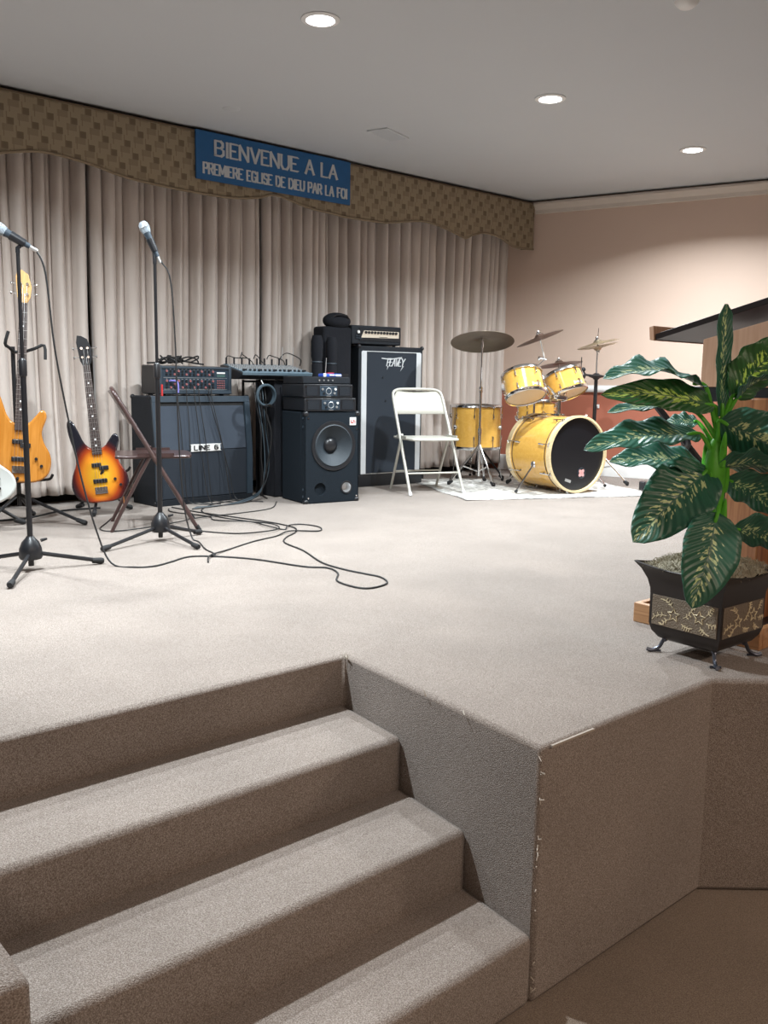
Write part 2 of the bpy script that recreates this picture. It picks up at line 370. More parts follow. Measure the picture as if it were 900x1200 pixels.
# stroke lettering: every glyph is a list of strokes in a unit-high cell
GL = {
 'B': (.66, [[(0, 0), (0, 1), (.42, 1), (.56, .88), (.56, .66), (.42, .53), (0, .53)], [(.42, .53), (.62, .40), (.62, .13), (.45, 0), (0, 0)]]),
 'I': (.12, [[(.06, 0), (.06, 1)]]), 'E': (.56, [[(.56, 1), (0, 1), (0, 0), (.56, 0)], [(0, .52), (.42, .52)]]),
 'N': (.70, [[(0, 0), (0, 1), (.66, 0), (.66, 1)]]), 'V': (.70, [[(0, 1), (.35, 0), (.70, 1)]]),
 'U': (.66, [[(0, 1), (0, .25), (.16, 0), (.48, 0), (.64, .25), (.64, 1)]]), 'A': (.72, [[(0, 0), (.36, 1), (.72, 0)], [(.14, .36), (.58, .36)]]),
 'L': (.52, [[(0, 1), (0, 0), (.52, 0)]]), 'P': (.58, [[(0, 0), (0, 1), (.42, 1), (.58, .86), (.58, .62), (.42, .48), (0, .48)]]),
 'R': (.64, [[(0, 0), (0, 1), (.42, 1), (.58, .86), (.58, .64), (.42, .5), (0, .5)], [(.30, .5), (.64, 0)]]),
 'M': (.84, [[(0, 0), (0, 1), (.42, .2), (.84, 1), (.84, 0)]]), 'G': (.66, [[(.64, .82), (.46, 1), (.16, 1), (0, .78), (0, .22), (.16, 0), (.48, 0), (.64, .2), (.64, .46), (.38, .46)]]),
 'S': (.56, [[(.54, .84), (.40, 1), (.14, 1), (0, .84), (0, .64), (.14, .53), (.42, .47), (.56, .34), (.56, .15), (.42, 0), (.14, 0), (0, .16)]]),
 'D': (.66, [[(0, 0), (0, 1), (.38, 1), (.64, .76), (.64, .24), (.38, 0), (0, 0)]]), 'O': (.70, [[(.2, 0), (0, .25), (0, .75), (.2, 1), (.5, 1), (.7, .75), (.7, .25), (.5, 0), (.2, 0)]]),
 'F': (.52, [[(.54, 1), (0, 1), (0, 0)], [(0, .52), (.40, .52)]]), 'Y': (.7, [[(0, 1), (.35, .5), (.7, 1)], [(.35, .5), (.35, 0)]]),
 '6': (.58, [[(.54, .9), (.4, 1), (.14, 1), (0, .8), (0, .2), (.14, 0), (.44, 0), (.58, .18), (.58, .4), (.44, .56), (.02, .56)]]), ' ': (.34, []),
}
def lettering(text, x0, z0, h, yf, width=None, wv=.15, gap=.2, serif=True, depth=.004, fn=None, slant=0):
    tot = sum(GL[c][0] + gap for c in text) - gap; kx = (width / tot) if width else h
    b = B(); x = x0
    fn = fn or (lambda u, v, d: (u, yf - d, v))
    for c in text:
        wd, strokes = GL[c]
        for st in strokes:
            P = [(x + (u + slant * v) * kx, z0 + v * h) for u, v in st]
            for i, ((ax, az), (bx, bz)) in enumerate(zip(P, P[1:])):
                dx, dz = bx - ax, bz - az; L = math.hypot(dx, dz)
                if L < 1e-6: continue
                t = h * wv * (.5 if abs(dz) > abs(dx) * .7 else .30); ux, uz = dx / L, dz / L; e = t * .5
                q = [(ax - ux * e - uz * t, az - uz * e + ux * t), (ax - ux * e + uz * t, az - uz * e - ux * t), (bx + ux * e + uz * t, bz + uz * e - ux * t), (bx + ux * e - uz * t, bz + uz * e + ux * t)]
                b.prism(q, 0, depth + .0002 * i, fn)
            if serif:
                for (u, v), (px, pz) in ((st[0], P[0]), (st[-1], P[-1])):
                    if v in (0, 1) :
                        s_ = h * .12; t = h * .03; zc = pz + (t if v == 0 else -t)
                        b.prism([(px - s_, zc - t), (px + s_, zc - t), (px + s_, zc + t), (px - s_, zc + t)], 0, depth + .0011, fn)
        x += (wd + gap) * kx
    return b

# ------------------------------------------------------------------ the setting
def struct(o): o['kind'] = 'structure'; return o
b = B(); b.box((1, -.5, HALL - .05), (14, 14, .1)); struct(b.done('floor', 'carpet_shaded', smooth=0))
b = B(); b.box((1, -1.0, CEIL + .05), (14, 13, .1)); struct(b.done('ceiling', 'ceiling', smooth=0))
RW0 = Vector((5.3236, 4.48, 0)); RD = Vector((.3002, -.9539, 0)); RN = Vector((-.9539, -.3002, 0))
def rw(s, z, o=0): return RW0 + RD * s + RN * o + Vector((0, 0, z))
def rwall_prism(prof, s0, s1):  # profile of (out from wall, z)
    return B().prism(prof, s0, s1, lambda o, z, s: rw(s, z, o))
b = B(); b.box((1.2, 4.97, 1.0), (12.6, .1, 3.4)); struct(b.done('wall_back', 'cream', smooth=0))
RWALL = rwall_prism([(0, .79), (0, CEIL), (-.1, CEIL), (-.1, .79)], -.45, 6.2).done('wall_right', 'peach', smooth=0); struct(RWALL)
struct(rwall_prism([(0, -.68), (0, .79), (-.1, .79), (-.1, -.68)], -.45, 6.2).done('wall_right_lower', 'terracotta', smooth=0))
struct(rwall_prism([(.001, CEIL - .02), (.065, CEIL - .02), (.07, CEIL - .04), (.05, CEIL - .06), (.022, CEIL - .085), (.018, CEIL - .115), (.001, CEIL - .12)], 0, 6.2).done('trim_1', 'crown'))
struct(rwall_prism([(.001, .785), (.018, .785), (.03, .80), (.03, .82), (.02, .832), (.012, .85), (.001, .85)], -.3, 6.2).done('trim_2', 'white_trim'))
struct(rwall_prism([(.001, .0), (.02, .0), (.02, .11), (.014, .125), (.016, .14), (.008, .15), (.001, .15)], -.3, 6.2).done('baseboard_right', 'white_trim'))
b = B(); b.box((-4.9, .3, .95), (.1, 11, 3.3)); struct(b.done('wall_left', 'cream', smooth=0))
b = B(); b.box((1.2, -6.9, .95), (12.4, .1, 3.3)); struct(b.done('wall_rear', 'cream', smooth=0))

b = B(); b.box((.4, 4.905, .055), (9.9, .03, .11)); struct(b.done('hem_gap_strip', 'dark_gap', smooth=0))  # near-black strip put in for the dark gap under the curtain hem
# carpeted platform: rounded, slightly lumpy noses come from a bevel
SX = lambda y: .1148 * y
T = [.873, .5573, .2585]
ZS = [0, -.1634, -.3224, -.4863, HALL]
platform = struct(bpy.data.objects.new('stage_platform', None)); C.objects.link(platform)
pl = [(SX(T[0]), T[0]), (0, 0), (.8006, 0), (2.6, -1.60), (7.05, -1.6), (5.26, 4.9), (-4.84, 4.9), (-4.84, T[0])]
b = B(); b.prism(pl, HALL, 0, XY)
bmesh.ops.recalc_face_normals(b.bm, faces=b.bm.faces[:])
b.done('platform_deck', 'carpet', platform, bevel=.014)
b = B()
for i in range(26):   # frayed joint threads on the vertical corner and along the side edge
    z = -.02 - random.random() * .62 if i < 15 else .0
    if i < 15: p = Vector((-.004, -.004, z))
    else:
        y = random.choice([.1, .3, .45, .62, .80, .86, .87]) + random.uniform(-.02, .02); p = Vector((SX(y) - .004, y, random.uniform(-.012, .0)))
    q = [p + Vector((random.uniform(-.007, .004), random.uniform(-.008, .006), random.uniform(-.012, .012))) * k for k in (0, .8, 1.6)]
    b.tube(q, .0014, 4)
b.done('frayed_thread', mat('loose_carpet_thread', (.55, .50, .44), .9), platform, kind='stuff')
steps = struct(bpy.data.objects.new('stage_steps', None)); C.objects.link(steps)
for i in range(3):
    x1 = -1.235
    y0 = T[i + 1] if i < 2 else 0.0
    y1 = T[i]
    b = B(); b.prism([(x1, y1 + .02), (x1, y0), (SX(y0), y0), (SX(y1 + .02), y1 + .02)], HALL, ZS[i + 1], XY)
    if i < 2:
        pass
    b.done('step', 'carpet', steps, bevel=.020)
b = B(); b.prism([(-4.84, -.06), (-1.235, -.06), (-1.235, T[0] + .02), (-4.84, T[0] + .02)], HALL, 0, XY)
struct(b.done('stage_side_block', 'carpet', bevel=.014))
# light seam strip where the deck carpet overlaps the front face
b = B(); b.box((.12, -.003, -.004), (.17, .006, .006)); b.done('edge_binding', 'gold' if False else mat('carpet_binding', (.36, .31, .265), .9), platform)

# ------------------------------------------------------------------ curtains and valance
def curtain(x0, x1, seed, label, u_off=0):
    rnd = random.Random(seed)
    # alternating rounded pleats (depth 1) and flat recesses (depth about .3) with tight valleys
    prof = []; x = x0; i = 0
    while x < x1 - .02:
        wr = min(rnd.uniform(.055, .115), x1 - x); dpt = rnd.uniform(.75, 1.15); sk = rnd.uniform(-.25, .25)
        for k in range(10):
            t = k / 10; prof.append((x + wr * (t + sk * math.sin(PI * t) * .3), dpt * math.sin(PI * t) ** .38, i, t))
        x += wr; i += 1
        if x >= x1 - .03: break
        if rnd.random() < .72:
            wf = min(rnd.uniform(.025, .075), x1 - x); df = rnd.uniform(.25, .5)
            for k in range(6):
                t = k / 6; prof.append((x + wf * t, df * math.sin(PI * t) ** .5, i, t))
            x += wf; i += 1
    prof.append((x1, 0, i, 0))
    zs = [.065 + (2.45 - .065) * j / 34 for j in range(35)]
    ph = [rnd.uniform(0, 6.28) for _ in range(i + 2)]; ph2 = [rnd.uniform(-1, 1) for _ in range(i + 2)]
    b = B(); grid = []
    for z in zs:
        row = []
        for (x, d, i, t) in prof:
            hz = 1 - z / 2.45
            amp = .105 * (1.0 - .30 * hz)
            sway = .030 * hz * math.sin(ph[i] * .25 + x * 1.7 + z * 1.1) + .010 * hz * ph2[i] * math.sin(PI * t)
            cr = 0
            if z < 1.0: cr = .022 * math.sin(x * 23 + z * 17 + ph[i]) * math.sin(z * 19 + x * 9) * (1 - z)
            y = 4.775 - amp * d - .012 * math.sin(x * 2.3) * hz + cr * min(1, .3 + d)
            row.append(b.bm.verts.new((x + sway, y, z)))
        grid.append(row)
    for j in range(len(zs) - 1):
        for k in range(len(prof) - 1): b.bm.faces.new([grid[j][k], grid[j][k + 1], grid[j + 1][k + 1], grid[j + 1][k]])
    o = b.done('curtain', 'curtain', smooth=60)
    sd = o.modifiers.new('solid', 'SOLIDIFY'); sd.thickness = .003
    tag(o, label, 'curtain')
curtain(-2.4, .98, 3, 'pleated beige satin curtain behind the two bass guitars')
curtain(.99, 2.36, 5, 'middle pleated beige curtain panel behind the wide guitar cabinet and mixer')
curtain(2.37, 5.27, 9, 'long pleated beige curtain behind the tall speaker cabinet and drum kit')

VZ = [(-2.4, 2.16), (-1.6, 2.14), (-1.1, 2.15), (-.5, 2.205), (-.15, 2.15), (.1, 2.14), (.339, 2.181), (.527, 2.222), (.681, 2.228), (.923, 2.202), (1.136, 2.162), (1.497, 2.142), (1.842, 2.140), (2.0, 2.148), (2.182, 2.178), (2.318, 2.215), (2.512, 2.184), (2.668, 2.160), (2.872, 2.150), (2.96, 2.142), (3.20, 2.143), (3.415, 2.149), (3.6, 2.178), (3.830, 2.211), (4.041, 2.196), (4.321, 2.138), (4.380, 2.132), (4.45, 2.165), (4.608, 2.204), (4.811, 2.189), (5.018, 2.127), (5.15, 2.124), (5.30, 2.130)]
vl = thing('valance', 'long scalloped pelmet in tan woven-block fabric above the curtains', 'valance', (1.45, 4.55, 2.14))
vs = [(p.x, p.z) for p in smooth_path([(a, 0, z) for a, z in VZ], 3)]
b = B()
top = 2.555
for (a, c) in zip(vs, vs[1:]):
    for (ya, yb) in ((4.48, 4.50),):
        v = [(a[0], ya, a[1]), (c[0], ya, c[1]), (c[0], ya, top), (a[0], ya, top), (a[0], yb, a[1]), (c[0], yb, c[1]), (c[0], yb, top), (a[0], yb, top)]
        b._add(v, [(0, 1, 2, 3), (7, 6, 5, 4), (0, 4, 5, 1), (3, 2, 6, 7)])
b.box((5.29, 4.61, 2.345), (.02, .24, .42)); b.box((1.45, 4.61, top - .01), (7.7, .24, .02))
bmesh.ops.remove_doubles(b.bm, verts=b.bm.verts[:], dist=.0001)
b.done('fabric_panel', 'weave', vl, smooth=0, world=True)
B().tube([(x, 4.478, z) for x, z in vs], .0085, 6).done('piping', 'piping', vl, world=True)
B().tube([(-2.4, 4.476, 2.548), (5.28, 4.476, 2.548)], .006, 6).done('top_cord', mat('dark_tan_cord', (.13, .09, .055), .8), vl, world=True)

sg = thing('banner_sign', 'blue welcome board with grey French lettering on the valance', 'sign', (2.333, 4.47, 2.23))
b = B(); b.box((2.333, 4.462, 2.393), (1.368, .016, .324)); b.done('board', 'sign_blue', sg, bevel=.002, world=True)
lettering('BIENVENUE A LA', 1.80, 2.405, .098, 4.4545, width=1.08, wv=.20, gap=.19).done('lettering', 'sign_letter', sg, smooth=0, world=True)
lettering('PREMIERE EGLISE DE DIEU PAR LA FOI', 1.705, 2.274, .070, 4.4545, width=1.275, wv=.22, gap=.2).done('lettering', 'sign_letter', sg, smooth=0, world=True)

# ------------------------------------------------------------------ ceiling fittings
names = {1: 'recessed ceiling light nearest the welcome sign, at the top edge', 2: 'middle recessed ceiling light above the drum kit', 3: 'recessed ceiling light nearest the peach wall'}
for i, (x, y) in enumerate(STAGE_LAMPS):
    if i < 2: lab = ('farther' if i == 0 else 'nearer') + ' of the two recessed ceiling lights left of the picture'
    else: lab = names[i - 1]
    t = thing('ceiling_light', lab, 'ceiling light', (x, y, CEIL), group='recessed stage lights')
    B().lathe([(.068, 0), (.092, 0), (.094, -.005), (.088, -.009), (.07, -.010), (.068, -.004)], seg=32, cap=False).done('trim_ring', 'white_trim', t)
    B().lathe([(0, -.003), (.068, -.003), (.068, -.001), (0, -.001)], seg=28, cap=False).done('diffuser', 'lamp_glow', t)
def vent(x, y, rz, lab, s=1):
    t = thing('ceiling_vent', lab, 'vent', (x, y, CEIL), rz)
    b = B()
    for q in ((0, .075, .30, .015), (0, -.075, .30, .015), (.1425, 0, .015, .15), (-.1425, 0, .015, .15)): b.box((q[0] * s, q[1] * s, -.004), (q[2] * s, q[3] * s, .008))
    b.done('frame', 'ceiling', t)
    B().box((0, 0, -.0006), (.27 * s, .135 * s, .001)).done('backing', 'dark_gap', t)
    R3 = Matrix.Rotation(.6, 3, 'Y')
    for k in range(8): B().box(((-.115 + k * .033) * s, 0, -.006), (.026 * s, .135 * s, .002), R3).done('slat', 'ceiling', t)
vent(2.734, 3.691, .3, 'small white slatted air vent in the ceiling above the welcome sign')
t = thing('smoke_detector', 'small round detector on the ceiling at the top edge', 'detector', (2.216, 1.088, CEIL))
B().lathe([(0, -.035), (.03, -.034), (.045, -.022), (.055, -.008), (.055, 0), (0, 0)], seg=24, cap=False).done('cover', 'white_trim', t)
t = thing('ceiling_patch', 'faint round cover plate on the ceiling left of the welcome sign', 'cover plate', (1.62, 3.95, CEIL))
B().lathe([(0, -.006), (.05, -.005), (.058, 0), (0, 0)], seg=24, cap=False).done('plate', 'ceiling', t)

# ------------------------------------------------------------------ folding chairs
def folding_chair(m, label, loc, rz, group):
    t = thing('folding_chair', label, 'chair', loc, rz, group)
    # back loop + front legs: one bent tube
    def at(k): return (-.26 + .46 * k, .80 * k)    # y,z along the front leg line
    L = []
    for sx in (-1,):
        for k in (0, .25, .5, .75, .90): y, z = at(k); L.append((-.225 + .012 * k, y, z))
    ytop, ztop = at(1.0)
    arc = [(-.205, at(.965)[0], at(.965)[1]), (-.175, at(.99)[0], at(.99)[1]), (-.13, ytop, ztop), (0, ytop, ztop + .002), (.13, ytop, ztop), (.175, at(.99)[0], at(.99)[1]), (.205, at(.965)[0], at(.965)[1])]
    pts = L + arc + [(-x, y, z) for x, y, z in L[::-1]]
    B().tube(smooth_path(pts, 4), .0115, 10).done('leg_and_back_frame', m, t)
    for sx in (-1, 1):
        B().tube(smooth_path([(sx * .20, .22, .0), (sx * .20, .12, .20), (sx * .203, .01, .41), (sx * .205, -.02, .452)], 4), .0105, 8).done('leg', m, t)
        B().cyl((sx * .225, -.265, 0), (sx * .2245, -.248, .028), .0135, seg=10).done('foot_cap', 'white_plastic' if m == 'chair_beige' else 'black_rubber', t)
        B().box((sx * .214, -.03, .433), (.006, .20, .022)).done('hinge_bar', m, t)
    y, z = at(.20); B().tube([(-.222, y, z), (.222, y, z)], .007, 8).done('crossbar', m, t)
    B().tube([(-.20, .145, .15), (.20, .145, .15)], .0065, 8).done('crossbar', m, t)
    # seat pan with rounded front, rolled edge
    sp = smooth2([(-.20, .17), (-.205, 0), (-.20, -.17), (-.17, -.225), (0, -.24), (.17, -.225), (.20, -.17), (.205, 0), (.20, .17), (.16, .19), (0, .19), (-.16, .19)], 4)
    b = B(); b.prism(sp, .412, .430, XY); b.done('seat', m, t, bevel=.006)
    # backrest: curved sheet between the frame tubes
    b = B(); G_ = []
    for j in range(5):
        k = .76 + .225 * j / 4; row = []
        for i in range(13):
            u = -1 + 2 * i / 12; hw = .208 if j < 3 else (.202 if j == 3 else .17)
            y, z = at(k); row.append(b.bm.verts.new((u * hw, y + .022 * (1 - u * u), z)))
        G_.append(row)
    for j in range(4):
        for i in range(12): b.bm.faces.new([G_[j][i], G_[j][i + 1], G_[j + 1][i + 1], G_[j + 1][i]])
    o = b.done('backrest', m, t); s_ = o.modifiers.new('solid', 'SOLIDIFY'); s_.thickness = .006
    return t
folding_chair('chair_beige', 'beige metal folding chair in front of the tall black speaker cabinet', (3.312, 3.854, 0), -.36, None)
folding_chair('chair_brown', 'brown metal folding chair turned sideways beside the sunburst bass', (.795, 3.56, 0), 1.135, None)

# ------------------------------------------------------------------ microphones on stands
def mic_stand(label, loc, feet, ztop, r_low=.0125, tie=None):
    t = thing('microphone_stand', label, 'microphone stand', loc)
    B().lathe([(.0, .155), (.016, .155), (.020, .148), (.036, .130), (.048, .100), (.052, .062), (.046, .052), (0, .052)], seg=20, cap=False).done('hub', 'black_plastic', t)
    B().lathe([(r_low, .02), (r_low, .86), (.017, .865), (.018, .93), (.011, .94), (0, .94)], seg=14, cap=False).done('lower_tube', 'black_metal', t)
    B().cyl((0, 0, .93), (0, 0, ztop), .008, seg=12).done('upper_tube', 'black_metal', t)
    B().cyl((.048, 0, .13), (.075, 0, .135), .008, .005, 8).done('knob', 'black_plastic', t)
    for f in feet:
        d = Vector((f[0], f[1], 0)); e = d.normalized() if d.length else d
        lg = B().tube([e * .035 + Vector((0, 0, .075)), d + Vector((0, 0, .016))], .0095, 8).done('leg', 'black_metal', t)
        B().tube([d - e * .04 + Vector((0, 0, .0205)), d + Vector((0, 0, .0165)), d + e * .012 + Vector((0, 0, .0165))], [.0125, .0150, .011], 10).done('rubber_foot', 'black_rubber', lg)
    return t
def microphone(label, tail, head):
    tail, head = Vector(tail), Vector(head); d = (head - tail); L = d.length; m = Matrix.Translation(tail) @ d.to_track_quat('Z', 'Y').to_matrix().to_4x4()
    t = thing('microphone', label, 'microphone', tail, group=None)
    k = Matrix.Translation(-tail) @ m
    B().lathe([(0, 0), (.0105, 0), (.0115, .01), (.0135, L * .45), (.0185, L - .042), (.0195, L - .036), (0, L - .036)], k, 16, cap=False).done('handle', 'grey_case', t)
    B().lathe([(.0195, L - .036), (.0235, L - .025), (.0265, L - .008), (.0245, L + .010), (.016, L + .022), (0, L + .026)], k, 18, cap=False).done('grille', mat('silver_mesh_grille', (.36, .41, .46), .5, .5, bump=1, bscale=900), t)
    B().torus((0, 0, L - .008), .0262, .0022, mtx=k, seg=20, sseg=6).done('band', 'brushed', t)
    B().lathe([(0, -.034), (.006, -.034), (.008, -.026), (.0085, .001), (0, .002)], k, 12, cap=False).done('connector', 'brushed', t)
    return t, k
s1 = mic_stand('black straight microphone stand in front of the yellow bass, at the left edge', (-.205, 2.742, 0), [(.300, -.065), (-.20, -.31), (-.20, .285)], 1.405)
s2 = mic_stand('black straight microphone stand in front of the wide guitar cabinet and brown chair', (.600, 3.062, 0), [(-.37, -.11), (.03, -.335), (.265, .05)], 1.46)
def clip(st, p, d, z):
    p = Vector(p) - st.location; d = Vector(d).normalized()
    B().tube([Vector((0, 0, z)), Vector((0, 0, z + .02)), p - d * .01 - Vector((0, 0, .018))], [.010, .010, .008], 8).done('clip_mount', 'black_plastic', st)
    B().tube([p - d * .03, p + d * .035], [.0175, .0205], 12).done('microphone_clip', 'black_plastic', st)
mt, mh = (-.162, 2.715, 1.412), (-.280, 2.763, 1.484)
microphone('silver-headed vocal microphone pointing left on the left stand', mt, mh); clip(s1, Vector(mt).lerp(Vector(mh), .36), Vector(mh) - Vector(mt), 1.385)
mt, mh = (.614, 3.056, 1.476), (.563, 3.098, 1.626)
microphone('silver-headed vocal microphone pointing up on the stand before the curtain', mt, mh); clip(s2, Vector(mt).lerp(Vector(mh), .36), Vector(mh) - Vector(mt), 1.44)
B().box((.017, -.016, .80), (.008, .008, .06)).done('red_tape', 'red_plastic', s2)
B().cyl((0, 0, .20), (0, 0, .50), .0135, seg=12).done('sleeve', 'black_metal', s2)
# microphone cords, dropping from the microphones and lying on the carpet
def cord(name, pts, r, label, m='cord', n=6, cat='cable', group=None):
    o = B().tube(smooth_path(pts, n), r, 6).done(name, m); return tag(o, label, cat, group)
cord('audio_cable', [(-.163, 2.716, 1.411), (-.138, 2.706, 1.395), (-.105, 2.70, 1.30), (-.075, 2.71, 1.0), (-.03, 2.715, .72), (.02, 2.70, .42), (.07, 2.66, .16), (.11, 2.60, .015), (.18, 2.50, .004), (.26, 2.47, .004), (.363, 2.51, .004), (.495, 2.571, .004), (.601, 2.50, .004), (.715, 2.322, .004), (.797, 2.047, .004), (.867, 1.956, .004), (.834, 1.835, .004), (.731, 1.709, .004), (.72, 1.565, .004), (.766, 1.517, .004), (.875, 1.547, .004), (.932, 1.655, .004), (.92, 1.769, .004), (.907, 1.888, .004), (.922, 2.068, .004), (1.031, 2.365, .004), (1.086, 2.606, .004), (1.185, 2.735, .004), (1.328, 2.846, .004), (1.414, 2.979, .004), (1.42, 3.2, .004), (1.36, 3.5, .004), (1.28, 3.85, .004), (1.25, 4.15, .004)], .0042, 'long black microphone cord falling from the left microphone and looping across the carpet')
cord('audio_cable', [(.615, 3.055, 1.474), (.630, 3.045, 1.45), (.666, 3.022, 1.36), (.685, 3.02, 1.05), (.69, 3.02, .75), (.70, 3.02, .43), (.72, 3.02, .18), (.74, 2.98, .02), (.737, 2.90, .004), (.66, 2.70, .004), (.632, 2.559, .004), (.58, 2.50, .012)], .0040, 'thin black cord hanging down beside the second microphone stand')
cord('audio_cable', [(.50, 2.40, .004), (.57, 2.50, .013), (.75, 2.62, .004), (.98, 2.74, .004), (1.16, 2.80, .004), (1.30, 2.86, .012), (1.46, 2.80, .004), (1.55, 2.92, .004), (1.52, 3.06, .004), (1.40, 3.02, .0125), (1.33, 2.96, .004), (1.30, 3.1, .012), (1.34, 3.30, .004), (1.28, 3.6, .004), (1.33, 3.9, .004), (1.60, 4.15, .004), (1.95, 4.22, .004)], .0040, 'black floor cord with a narrow loop on the carpet before the subwoofer', group=None)
cord('audio_cable', [(1.20, 4.10, .004), (1.15, 3.95, .004), (1.237, 3.659, .004), (1.194, 3.50, .004), (1.306, 3.279, .012), (1.36, 3.12, .012), (1.30, 2.97, .012), (1.16, 2.93, .012), (1.02, 3.02, .004), (.90, 3.25, .004), (.88, 3.45, .004), (.80, 3.55, .004)], .0038, 'black floor cord curling between the brown chair feet and the wide cabinet')
cord('audio_cable', [(.90, 4.20, .004), (.78, 4.02, .004), (.62, 3.78, .004), (.50, 3.60, .004), (.52, 3.48, .004), (.70, 3.44, .012), (.95, 3.52, .012), (1.15, 3.60, .012), (1.45, 3.66, .004), (1.75, 3.72, .004), (1.98, 3.98, .004)], .0038, 'black floor cord running under the brown chair toward the subwoofer')
cord('audio_cable', [(-.9, 3.95, .006), (-.4, 4.02, .006), (.0, 4.22, .006), (.3, 4.22, .006), (.6, 4.4, .006), (.85, 4.38, .006)], .0065, 'black cord lying along the curtain hem behind the bass guitars')

# ------------------------------------------------------------------ guitars
BODY = [(0, 0), (.09, .004), (.150, .04), (.172, .10), (.165, .17), (.130, .235), (.118, .30), (.140, .375), (.132, .415), (.108, .418), (.080, .385), (.045, .345), (.0, .335), (-.040, .345), (-.072, .385), (-.092, .44), (-.118, .505), (-.142, .525), (-.158, .50), (-.155, .43), (-.135, .33), (-.132, .25), (-.160, .18), (-.172, .11), (-.150, .045), (-.09, .004)]
def orient(loc, roll, lean):
    return Matrix.Translation(loc) @ Matrix.Rotation(roll, 4, 'Y') @ Matrix.Rotation(lean, 4, 'X')
def bass(label, loc, rz, roll, lean, bodym, neckm, headm, body=BODY, L=1.12, heads=((-1, 2), (1, 2)), fret=True, cat='guitar', name='bass_guitar', knobs=((.09, .14), (.12, .10)), pick=((-.012, .235), (.03, .215), (0, .135))):
    t = thing(name, label, cat, loc, rz); t.rotation_euler = (lean, roll, rz)
    poly = smooth2(body, 3)
    b = B(); b.prism(poly, -.02, .02, XZ()); b.done('body', bodym, t, bevel=.010)
    nz0, nz1 = .30, L - .18
    b = B(); b.prism([(-.030, nz0), (.030, nz0), (.021, nz1), (-.021, nz1)], -.034, -.012, XZ()); b.done('neck', neckm, t, bevel=.002)
    if fret:
        b = B()
        for k in range(1, 21):
            z = nz1 - (nz1 - .07) * (1 - 2 ** (-k / 12)) * 1.03
            if z < nz0: break
            b.box((0, -.0352, z), (.044 + (.06 - .044) * (nz1 - z) / (nz1 - nz0) - .002, .002, .002))
        b.done('fret', 'string', t, kind='stuff')
        b = B()
        for k in (2.5, 4.5, 6.5, 8.5, 11.5, 14.5, 16.5):
            z = nz1 - (nz1 - .07) * (1 - 2 ** (-k / 12)) * 1.03; b.cyl((0, -.0352, z), (0, -.0338, z), .0055, seg=8)
        b.done('inlay_dot', 'white_plastic', t, kind='stuff')
    hp = [(-.021, nz1), (.021, nz1), (.036, nz1 + .03), (.042, nz1 + .09), (.022, nz1 + .16), (-.010, nz1 + .18), (-.036, nz1 + .185), (-.045, nz1 + .14), (-.034, nz1 + .03)]
    b = B(); b.prism(hp, -.026, -.012, XZ()); b.done('headstock', headm, t, bevel=.002)
    for sx, n_ in heads:
        for k in range(n_):
            z = nz1 + .05 + k * .055
            b = B(); b.cyl((sx * .018, -.034, z), (sx * .018, -.026, z), .008, seg=10); b.cyl((sx * .03, -.018, z), (sx * .062, -.018, z), .003, seg=6); b.ball((sx * .066, -.018, z), .010, 8, 6, sc_=(.6, .4, 1)); b.done('tuning_peg', 'chrome', t)
    for (x, z) in pick:
        b = B(); b.box((x, -.025, z), (.058 if len(pick) > 2 and z > .2 else .085, .012, .026)); b.done('pickup', 'black_plastic', t, bevel=.004)
    b = B(); b.box((0, -.024, .075), (.075, .008, .042))
    for k in range(4): b.box((-.027 + k * .018, -.030, .075), (.012, .006, .034))
    b.done('bridge', 'chrome', t)
    b = B()
    for k in range(4): b.tube([(-.027 + k * .018, -.0345, .075), ((-.5 + k / 3) * .03, -.0385, nz1), ((-.5 + k / 3) * .034, -.031, nz1 + .05 + (k % 2) * .05)], .0009, 4)
    b.done('strings', 'string', t, kind='stuff')
    for (x, z) in knobs: B().cyl((x, -.034, z), (x, -.019, z), .009, seg=10).done('knob', 'black_plastic', t)
    return t
bass('sunburst electric bass with black headstock leaning on the curtain beside the brown chair', (.745, 4.10, .085), -.42, -.085, -.06, 'sunburst', 'rosewood', 'black_plastic', L=1.03)
bass('honey yellow electric bass with maple headstock hung on a stand, behind the left microphone stand', (.190, 3.985, .255), -.36, .065, -.05, 'yellow_bass', 'rosewood', 'maple', L=1.20, heads=((1, 2), (-1, 2)))
WB = [(0, 0), (.10, .002), (.165, .04), (.180, .11), (.150, .18), (.125, .24), (.150, .31), (.14, .36), (.10, .36), (.045, .31), (-.045, .32), (-.10, .40), (-.15, .42), (-.17, .36), (-.135, .26), (-.15, .18), (-.178, .10), (-.16, .04), (-.10, .002)]
bass('white solid-body electric guitar mostly outside the left edge, below the yellow bass', (-.01, 3.86, .145), -.36, -.42, -.12, 'white_body', 'maple', 'maple', body=WB, L=1.0, pick=((0, .22), (0, .14)), name='electric_guitar', knobs=((.105, .12), (.085, .07)))
